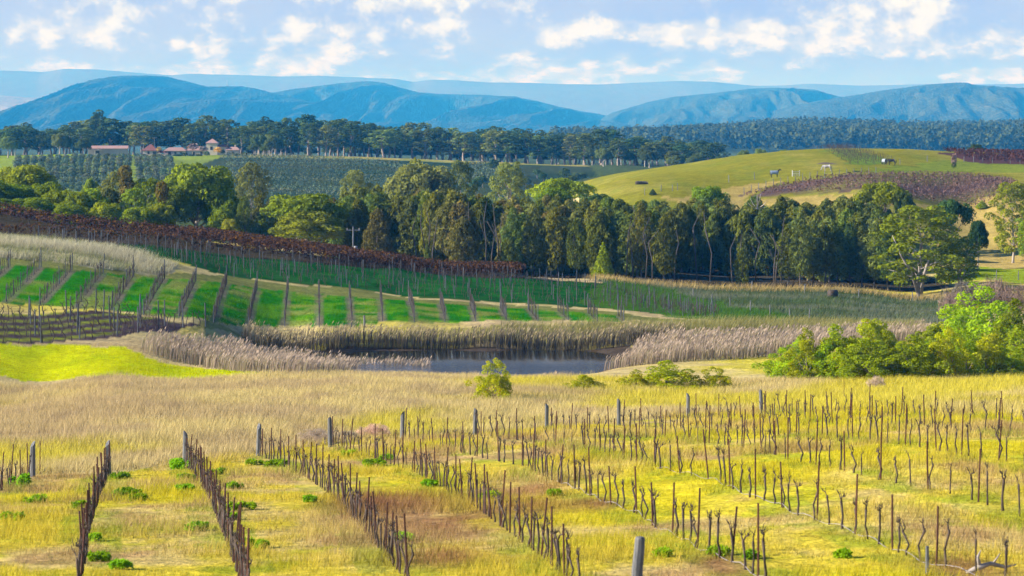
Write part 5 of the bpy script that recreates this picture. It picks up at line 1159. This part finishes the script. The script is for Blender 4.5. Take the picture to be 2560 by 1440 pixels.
# ------------------------------------------------------------------ fences, poles and odd things in the paddocks
def odd():
    r = random.Random(12)
    FP = [post_mesh(60 + i, 1.25, .07, M['wood'], False) for i in range(3)]
    for grp, lab, pts, y0 in (('posts of the straw meadow fence', 'fence post in the straw edge by the grove, ', [(1880, 724, 'first from the cone tree'), (2012, 734, 'second from the cone tree'), (2147, 744, 'third, thicker than the others'), (2281, 752, 'under the white limbed gum'), (2491, 697, 'beside the lawn'), (2546, 700, 'at the lawn by the edge')], 330),
                          ('posts of the fence around the deep green vineyard', 'thin fence post on the shady meadow, ', [(1733, 745, 'first from the grove'), (1780, 760, 'second from the grove'), (1825, 769, 'third from the grove'), (1876, 781, 'fourth from the grove'), (1925, 790, 'fifth from the grove'), (1974, 796, 'sixth from the grove'), (2024, 801, 'last towards the thicket')], 310),
                          ('posts of the paddock fence', 'paddock fence post, ', [(1653, 479, 'next to the dark cone tree'), (1681, 477, 'second past the dark cone tree'), (1694, 476, 'third past the dark cone tree'), (1612, 488, 'just above the grove top'), (1822, 456, 'below the rugged horse'), (1886, 449, 'below and before the rugged horse'), (2318, 404, 'past the black horse'), (2250, 412, 'close behind the black horse')], 480),
                          ('pale posts before the red vines', 'pale post before the red vines, ', [(2410, 405, 'first from the bare tree'), (2434, 406, 'second from the bare tree'), (2457, 407, 'third from the bare tree'), (2481, 408, 'fourth from the bare tree'), (2526, 409, 'fifth from the bare tree'), (2550, 410, 'last at the edge')], 500)):
        for px, row, l in pts:
            x, Y = ground_at(px, row, y0); o = obj('fence_post', FP[r.randrange(3)], loc=(x, Y, float(zq(x, Y))), sc=(1, 1, r.uniform(.9, 1.15))); tag(o, lab + l, 'fence post', grp)
    for k in range(19):
        f = k / 18; px = 1860 + 330 * f; row = np.interp(px, [1860, 1930, 2040, 2190], [488, 467, 447, 436]); x, Y = ground_at(px, row, 470); o = obj('fence_post', FP[k % 3], loc=(x, Y, float(zq(x, Y))), sc=(.9, .9, 1.2)); tag(o, '%s post up the edge of the brown hill vineyard' % nth(k + 1), 'fence post', 'posts edging the brown hill vineyard')
    x, Y = ground_at(911, 817, 262); o = obj('fence_post', FP[0], loc=(x, Y, float(zq(x, Y))), sc=(1.5, 1.5, .95)); tag(o, 'lone pale post on the bank above the reeds', 'fence post')
    # power pole with transformer in front of the grove
    def pole(x, Y, h, lab, tf):
        zb = float(zq(x, Y)); o = obj('power_pole', None, loc=(x, Y, zb)); tag(o, lab, 'pole'); mb = MB(); mb.tube([(0, 0, -.3), (0, 0, h)], [.14, .10], 7); obj('mast', mb.mesh('mast', M['wood'], True), o)
        mb = MB(); mb.box((0, 0, h - .5), (2.0, .12, .14)); obj('crossarm', mb.mesh('crossarm', M['wood']), o)
        for q in (-.85, 0, .85): mb = MB(); mb.tube([(q, 0, h - .43), (q, 0, h - .2)], [.06, .04], 6); obj('insulator', mb.mesh('insulator', M['pale_bark']), o)
        if tf: mb = MB(); mb.tube([(.35, 0, h * .38), (.35, 0, h * .38 + .05), (.35, 0, h * .38 + .85), (.35, 0, h * .38 + .9)], [.22, .28, .28, .2], 10); obj('transformer', mb.mesh('transformer', M['metal'], True), o)
    pole(X(883, 405), 405, 5.9, 'power pole with transformer before the shaded grove', True); pole(X(386, 1280), 1280, 8.2, 'power pole with crossarm behind the cottage', False)
    # radio mast on the ridge
    x, Y = X(584, 13200), 12900; zt = (HY - 198) * Y / F; mb = MB()
    for a in range(3): mb.tube([(2.0 * math.cos(a * 2.09), 2.0 * math.sin(a * 2.09), -48), (.5 * math.cos(a * 2.09), .5 * math.sin(a * 2.09), 0)], [.7, .5], 4)
    for q in range(9): h = -48 + q * 5.6; w = 2.0 - 1.5 * q / 8.7; mb.tube([(w, 0, h), (-w * .5, w * .87, h + 1.4), (-w * .5, -w * .87, h + 2.6)], .4, 4)
    tag(obj('radio_mast', mb.mesh('radio_mast', M['metal']), loc=(x, Y, zt)), 'thin radio mast on the blue mountain ridge', 'mast')
    # round bale, log heap, earth mound, low green mounds, white gate
    x, Y = ground_at(2082, 744, 330); mb = MB(); mb.tube([(-.6, 0, .5), (-.55, 0, .5), (.55, 0, .5), (.6, 0, .5)], [.42, .55, .55, .42], 16); tag(obj('hay_bale', mb.mesh('hay_bale', M['bale'], True), loc=(x, Y, float(zq(x, Y))), rz=.4), 'dark brown round hay bale on the shady meadow', 'bale')
    x, Y = ground_at(1605, 461, 500); mb = MB()
    for q in range(7): a = r.uniform(-.4, .4); mb.tube([(-1 + r.uniform(-.3, .3), r.uniform(-.5, .5), .15 + .1 * q * .6), (.9 + r.uniform(-.3, .3), r.uniform(-.5, .5), .2 + .1 * q * .5)], [.18, .12], 6)
    tag(obj('log_heap', mb.mesh('log_heap', M['dark_bark']), loc=(x, Y, float(zq(x, Y)))), 'dark heap of logs lying on the paddock slope', 'log heap')
    x, Y = ground_at(2066, 409, 540); V = []; n = 24
    gx, gy = np.meshgrid(np.linspace(-2.8, 2.8, n), np.linspace(-2, 2, n)); gz = .42 * np.exp(-(gx / 1.6) ** 2 - (gy / 1.0) ** 2) * (1 + .9 * (fbm(gx * 1.5, gy * 1.5, 3) - .4)) - .1; i = np.arange((n - 1) ** 2); a = (i // (n - 1)) * n + i % (n - 1)
    tag(obj('earth_mound', mesh_np('earth_mound', np.stack([gx.ravel(), gy.ravel(), gz.ravel()], 1), np.stack([a, a + 1, a + n + 1, a + n], 1), M['soil'], smoothed=True), loc=(x, Y, float(zq(x, Y)))), 'bare brown earth mound beside the hilltop vine patch', 'mound')
    for px, row, w, lab in ((2123, 432, 15, 'low dark green mound of brambles'), (2142, 430, 18, 'larger dark bramble mound'), (2165, 428, 14, 'flat green bramble mound below the black horse')):
        x, Y = ground_at(px, row, 500); t = plant('round', 0, 'darkgreen', x, Y, w * .5 * Y / F, w * Y / F * 1.3, lab, cat='shrub', name='bramble_mound', sink=.4)
    x, Y = ground_at(1990, 441, 500); g = obj('white_gate', None, loc=(x, Y, float(zq(x, Y))), rz=.3); tag(g, 'small white paddock gate past the rugged horse', 'gate')
    for q in (-1, 1): mb = MB(); mb.box((q * .75, 0, .6), (.12, .12, 1.2)); obj('gate_post', mb.mesh('gate_post', M['white']), g)
    for q in range(3): mb = MB(); mb.box((0, 0, .3 + .33 * q), (1.36, .06, .09)); obj('rail', mb.mesh('rail', M['white']), g)
M['metal'] = solid_mat('dull_metal', (.25, .26, .27), (.4, .41, .42), 5.0, rough=.5)
M['bale'] = solid_mat('old_hay', (.035, .025, .02), (.08, .06, .04), 9.0)
M['soil'] = solid_mat('bare_soil', (.08, .055, .035), (.15, .11, .065), 2.0)
M['white'] = solid_mat('white_paint', (.6, .6, .58), (.78, .78, .76), 4.0)
odd()

# ------------------------------------------------------------------ horses
def horse(px, row, heading, graze, coat, mane, rug, lab, s=1.0):
    x, Y = ground_at(px, row, 500); root = obj('horse', None, loc=(x, Y, float(zq(x, Y))), rz=heading, sc=s); tag(root, lab, 'horse', 'horses on the paddock')
    nk = [(.72, 0, 1.30), (1.0, 0, 1.12), (1.22, 0, .78), (1.32, 0, .48), (1.50, 0, .30)] if graze else [(.72, 0, 1.36), (.95, 0, 1.62), (1.12, 0, 1.86), (1.28, 0, 1.84), (1.52, 0, 1.64)]
    V = [((-.72, 0, 1.22), .27, .31), ((-.35, 0, 1.16), .29, .34), ((.1, 0, 1.12), .28, .34), ((.5, 0, 1.18), .26, .36)]; E = [(0, 1), (1, 2), (2, 3)]
    pr = 3
    for q, w in zip(nk, (.22, .15, .12, .13, .075)): V.append((q, w * .75, w)); E.append((pr, len(V) - 1)); pr = len(V) - 1
    for fx, root_i, pts in ((.52, 3, [(.02, .75, .11), (.03, .45, .065), (0, .10, .05), (.05, .02, .06)]), (-.72, 0, [(.02, .85, .15), (-.12, .52, .075), (-.06, .12, .05), (0, .02, .06)])):
        for sd in (-1, 1):
            pr = root_i
            st = .09 * sd
            for dx, z, w in pts: V.append(((fx + dx + st, sd * .16, z), w, w)); E.append((pr, len(V) - 1)); pr = len(V) - 1
    me = bpy.data.meshes.new('body'); me.from_pydata([v[0] for v in V], E, []); b = obj('body', me, root); me.materials.append(coat)
    sk = b.modifiers.new('skin', 'SKIN'); sk.use_smooth_shade = True
    for i, (p, rx, ry) in enumerate(V): me.skin_vertices[0].data[i].radius = (rx, ry)
    me.skin_vertices[0].data[1].use_root = True
    b.modifiers.new('sub', 'SUBSURF').render_levels = 1
    mb = MB(); mb.tube([(-.95, 0, 1.35), (-1.08, 0, 1.15), (-1.1, 0, .8), (-1.06, 0, .5)], [.05, .08, .08, .02], 6); obj('tail', mb.mesh('tail', mane, True), root)
    mb = MB(); o = Vector((0, 0, .10)); mb.tube([Vector(nk[0]) + Vector((-.1, 0, .22)), Vector(nk[1]) + Vector((-.02, 0, .18)) if not graze else Vector(nk[1]) + Vector((.1, 0, .14)), Vector(nk[2]) + (Vector((-.06, 0, .12)) if not graze else Vector((.12, 0, .06)))], [.04, .06, .04], 5); obj('mane', mb.mesh('mane', mane, True), root)
    hd = Vector(nk[3]); up = Vector((-.04, 0, .14)) if not graze else Vector((.06, 0, .12))
    for sd in (-1, 1): mb = MB(); mb.tube([hd + Vector((-.06, sd * .06, .06)), hd + Vector((-.06, sd * .07, .06)) + up], [.035, .01], 4); obj('ear', mb.mesh('ear', coat), root)
    if rug:
        mb = MB(); n = 14; rows = []
        for k, xx in enumerate((-1.02, -.98, -.7, -.3, .15, .5, .74)):
            rows.append([(xx, .40 * math.sin(a) * (.88 if k in (0, 6) else 1), (1.12 + .46 * math.cos(a)) if abs(a) < 1.7 else .74) for a in np.linspace(-1.9, 1.9, n)])
        vs = [p for q in rows for p in q]; mb.add(vs, [(i * n + j, i * n + j + 1, (i + 1) * n + j + 1, (i + 1) * n + j) for i in range(6) for j in range(n - 1)]); c = obj('rug', mb.mesh('rug', rug, True), root)
        so_ = c.modifiers.new('thick', 'SOLIDIFY'); so_.thickness = .03
def horses():
    dark = solid_mat('dark_coat', (.012, .010, .010), (.035, .025, .02), 3.0, rough=.6); grey = solid_mat('grey_coat', (.26, .26, .27), (.38, .375, .37), 2.0, rough=.7)
    blue = solid_mat('blue_rug', (.20, .27, .36), (.28, .36, .46), 3.0); pale = solid_mat('pale_rug', (.26, .31, .38), (.36, .41, .47), 3.0)
    horse(1937, 444, .15, False, dark, dark, blue, 'dark horse in blue grey rug with raised head on the slope', .86)
    horse(2068, 428, 3.0, True, grey, grey, None, 'pale grey horse grazing between mound and brambles', .86)
    horse(2211, 413, 1.9, True, dark, dark, pale, 'horse in pale blue rug grazing beside the black horse', .84)
    horse(2229, 413, 3.2, True, dark, dark, None, 'black horse without a rug grazing near the hilltop vines', .9)
horses()

# ------------------------------------------------------------------ winery buildings on the far ridge
M['render'] = solid_mat('lilac_render', (.42, .36, .34), (.50, .43, .40), 1.0)
M['cream'] = solid_mat('cream_render', (.52, .44, .35), (.60, .51, .41), 1.0)
M['tile'] = solid_mat('terracotta_tile', (.30, .18, .15), (.38, .24, .20), 1.4, stretch=(1, 1, 4))
M['tiledark'] = solid_mat('maroon_tile', (.16, .06, .05), (.24, .09, .07), 1.4, stretch=(1, 1, 4))
M['dark'] = solid_mat('dark_opening', (.02, .02, .025), (.04, .04, .05), 1.0, rough=.3)
def hip(mb, w, d, z0, h, ridge, over=.4):
    a, b = w / 2 + over, d / 2 + over; r = ridge / 2
    mb.add([(-a, -b, z0), (a, -b, z0), (a, b, z0), (-a, b, z0), (-r, 0, z0 + h), (r, 0, z0 + h), (-a, -b, z0 - .18), (a, -b, z0 - .18), (a, b, z0 - .18), (-a, b, z0 - .18)],
           [(0, 1, 5, 4), (1, 2, 5), (2, 3, 4, 5), (3, 0, 4), (0, 6, 7, 1), (1, 7, 8, 2), (2, 8, 9, 3), (3, 9, 6, 0), (6, 9, 8, 7)])
def hbox(root, name, c, d, mat): mb = MB(); mb.box(c, d); return obj(name, mb.mesh(name, mat), root)
def block(root, cx, cy, w, d, h, rh, ridge, wall, roof, op=()):
    hbox(root, 'wall', (cx, cy, h / 2 - 1), (w, d, h + 2), wall); mb = MB(); hip(mb, w, d, 0, rh, ridge); o = obj('roof', mb.mesh('roof', roof), root, loc=(cx, cy, h + .19))
    for nm, ox, oz, ow, oh in op: f = hbox(root, nm, (cx + ox, cy - d / 2 - .03, oz + oh / 2), (ow, .06, oh), M['dark'])
    return o
def buildings():
    def base(px, Y, row): return X(px, Y), Y, (HY - row) * Y / F
    x, Y, z = base(270, 1262, 389); b = obj('barn', None, loc=(x, Y, z)); tag(b, 'long low barn with pink roof behind the olive orchard', 'barn'); b.rotation_euler.z = .10
    hbox(b, 'wall', (0, 0, .5), (17.2, 8, 5), M['render']); mb = MB(); mb.add([(-9, -4.4, 0), (9, -4.4, 0), (9, 0, 1.25), (-9, 0, 1.25), (9, 4.4, 0), (-9, 4.4, 0), (-9, -4.4, -.2), (9, -4.4, -.2), (9, 4.4, -.2), (-9, 4.4, -.2)], [(0, 1, 2, 3), (3, 2, 4, 5), (0, 6, 7, 1), (4, 8, 9, 5), (1, 7, 8, 4, 2), (0, 3, 5, 9, 6), (6, 9, 8, 7)]); obj('roof', mb.mesh('roof', M['tile']), b, loc=(0, 0, 3.2))
    hbox(b, 'door', (-4.4, -4.03, 1.1), (1.6, .06, 2.2), M['dark']); hbox(b, 'canopy', (-4.2, -5.1, 2.45), (3.4, 2.2, .18), M['cream']); hbox(b, 'pillar', (-5.6, -5.9, 1.18), (.4, .4, 2.36), M['cream']); hbox(b, 'pier', (-4.1, -4.1, 3.0), (.7, .25, 1.0), M['cream'])
    x, Y, z = base(377, 1262, 390); b = obj('cottage', None, loc=(x, Y, z)); tag(b, 'cottage with pointed maroon hipped roof beside the barn', 'cottage'); block(b, 0, 0, 6.4, 6.4, 2.3, 2.7, .8, M['render'], M['tiledark'], (('window', -.6, .9, .9, 1.2), ('door', 2.1, 0, 1.6, 2.0)))
    mb = MB(); hip(mb, 3.6, 4, 0, 1.1, .5); obj('porch_roof', mb.mesh('porch_roof', M['tiledark']), b, loc=(4.6, -.3, 1.5)); hbox(b, 'porch_pillar', (6.0, -1.8, .7), (.25, .25, 1.4), M['cream'])
    x, Y, z = base(480, 1270, 389); b = obj('winery', None, loc=(x, Y, z)); tag(b, 'sprawling winery with terracotta roofs and square tower', 'winery')
    block(b, -7.2, 0, 9.5, 7, 2.0, 1.5, 6, M['render'], M['tile'], (('window', -2.4, .2, 1.2, 1.6), ('window', .2, .2, 1.0, 1.5), ('window', 2.6, .2, 1.0, 1.5)))
    block(b, 2.6, 1.2, 9.0, 7, 2.2, 1.7, 6.5, M['render'], M['tile'], (('window', -1.6, .3, .9, 1.4), ('window', 1.8, .3, .9, 1.4)))
    hbox(b, 'chimney', (2.0, 1.2, 4.6), (.5, .5, 1.6), M['cream'])
    hbox(b, 'tower', (9.2, -.6, 2.6), (4.8, 4.8, 6.0), M['cream']); hbox(b, 'cornice', (9.2, -.6, 5.35), (5.1, 5.1, .3), M['cream']); mb = MB(); hip(mb, 4.8, 4.8, 0, 1.9, .1, .45); obj('tower_roof', mb.mesh('tower_roof', M['tile']), b, loc=(9.2, -.6, 5.69))
    hbox(b, 'tower_window', (9.0, -3.03, 3.3), (1.1, .06, 1.5), M['dark']); hbox(b, 'tower_window', (6.77, -.6, 3.2), (.06, 1.0, 1.5), M['dark'])
    block(b, 13.4, .6, 4.2, 6, 3.9, .9, 2.5, M['render'], M['tiledark']); block(b, 18.4, 0, 5.6, 6, 2.4, 1.3, 3.5, M['render'], M['tile'], (('window', .2, .5, 1.0, 1.3),)); hbox(b, 'chimney', (19.3, 0, 3.9), (.7, .6, 1.7), M['cream'])
    x, Y, z = base(404, 1252, 391); mb = MB()
    for q in range(5): mb.box((-1.2 + q * .75, -q * .5, .75 - q * .22), (.74, .35, 1.7 - q * .1))
    tag(obj('garden_wall', mb.mesh('garden_wall', M['cream']), loc=(x, Y, z)), 'stepped cream garden wall between cottage and winery', 'wall')
    for i, (px, top, row, w, k, lab) in enumerate(((545, 366, 391, 30, 'yellowleaf', 'yellow autumn tree in front of the square tower'), (398, 366, 384, 18, 'yellowleaf', 'small yellow tree behind the garden wall'), (482, 357, 384, 36, 'twig', 'pinkish bare tree before the winery roof'), (508, 364, 384, 30, 'twig', 'smaller pinkish bare tree next to the tower'),
            (441, 384, 397, 26, 'darkgreen', 'dark round bush on the winery lawn'), (458, 380, 398, 30, 'darkgreen', 'larger dark bush on the winery lawn'), (478, 385, 397, 22, 'belt', 'bluish bush before the winery windows'), (497, 384, 398, 26, 'darkgreen', 'dark bush before the tower'),
            (517, 376, 397, 20, 'belt', 'slim bluish tree at the tower corner'), (572, 379, 398, 24, 'belt', 'bushy tree past the yellow tree'), (592, 381, 400, 24, 'darkgreen', 'dark bush at the end of the winery'), (612, 378, 400, 22, 'belt', 'bluish bush where the belt begins'), (556, 372, 392, 18, 'belt', 'narrow green tree behind the yellow one'), (450, 395, 408, 40, 'darkgreen', 'flat dark hedge below the winery lawn'))):
        x, Y, z = base(px, 1250 - (4 if row > 390 else -4), row); plant('round', 0, k, x, Y, (row - top) * Y / F, w * Y / F, lab, cat='tree' if (row - top) > 16 else 'shrub', name='garden_tree' if (row - top) > 16 else 'garden_bush', z=z)
    for i, (px, row, w) in enumerate(((2450, 366, 16), (2472, 366, 12), (2510, 369, 10), (2330, 376, 10))):
        Y = 3250; x = X(px, Y); z = float(zq(x, Y)) + 1; b = obj('farmhouse', None, loc=(x, Y, z)); tag(b, ['tiny pale gabled farmhouse before the distant wood', 'tiny pink roofed farmhouse by the pale gabled one', 'tiny shed past the pink roofed farmhouse', 'tiny low shed behind the hill crest'][i], 'house'); block(b, 0, 0, w * Y / F, 7, 4, 2.5, w * Y / F * .6, M['cream'], M['tile'] if i == 1 else M['metal'])
buildings()
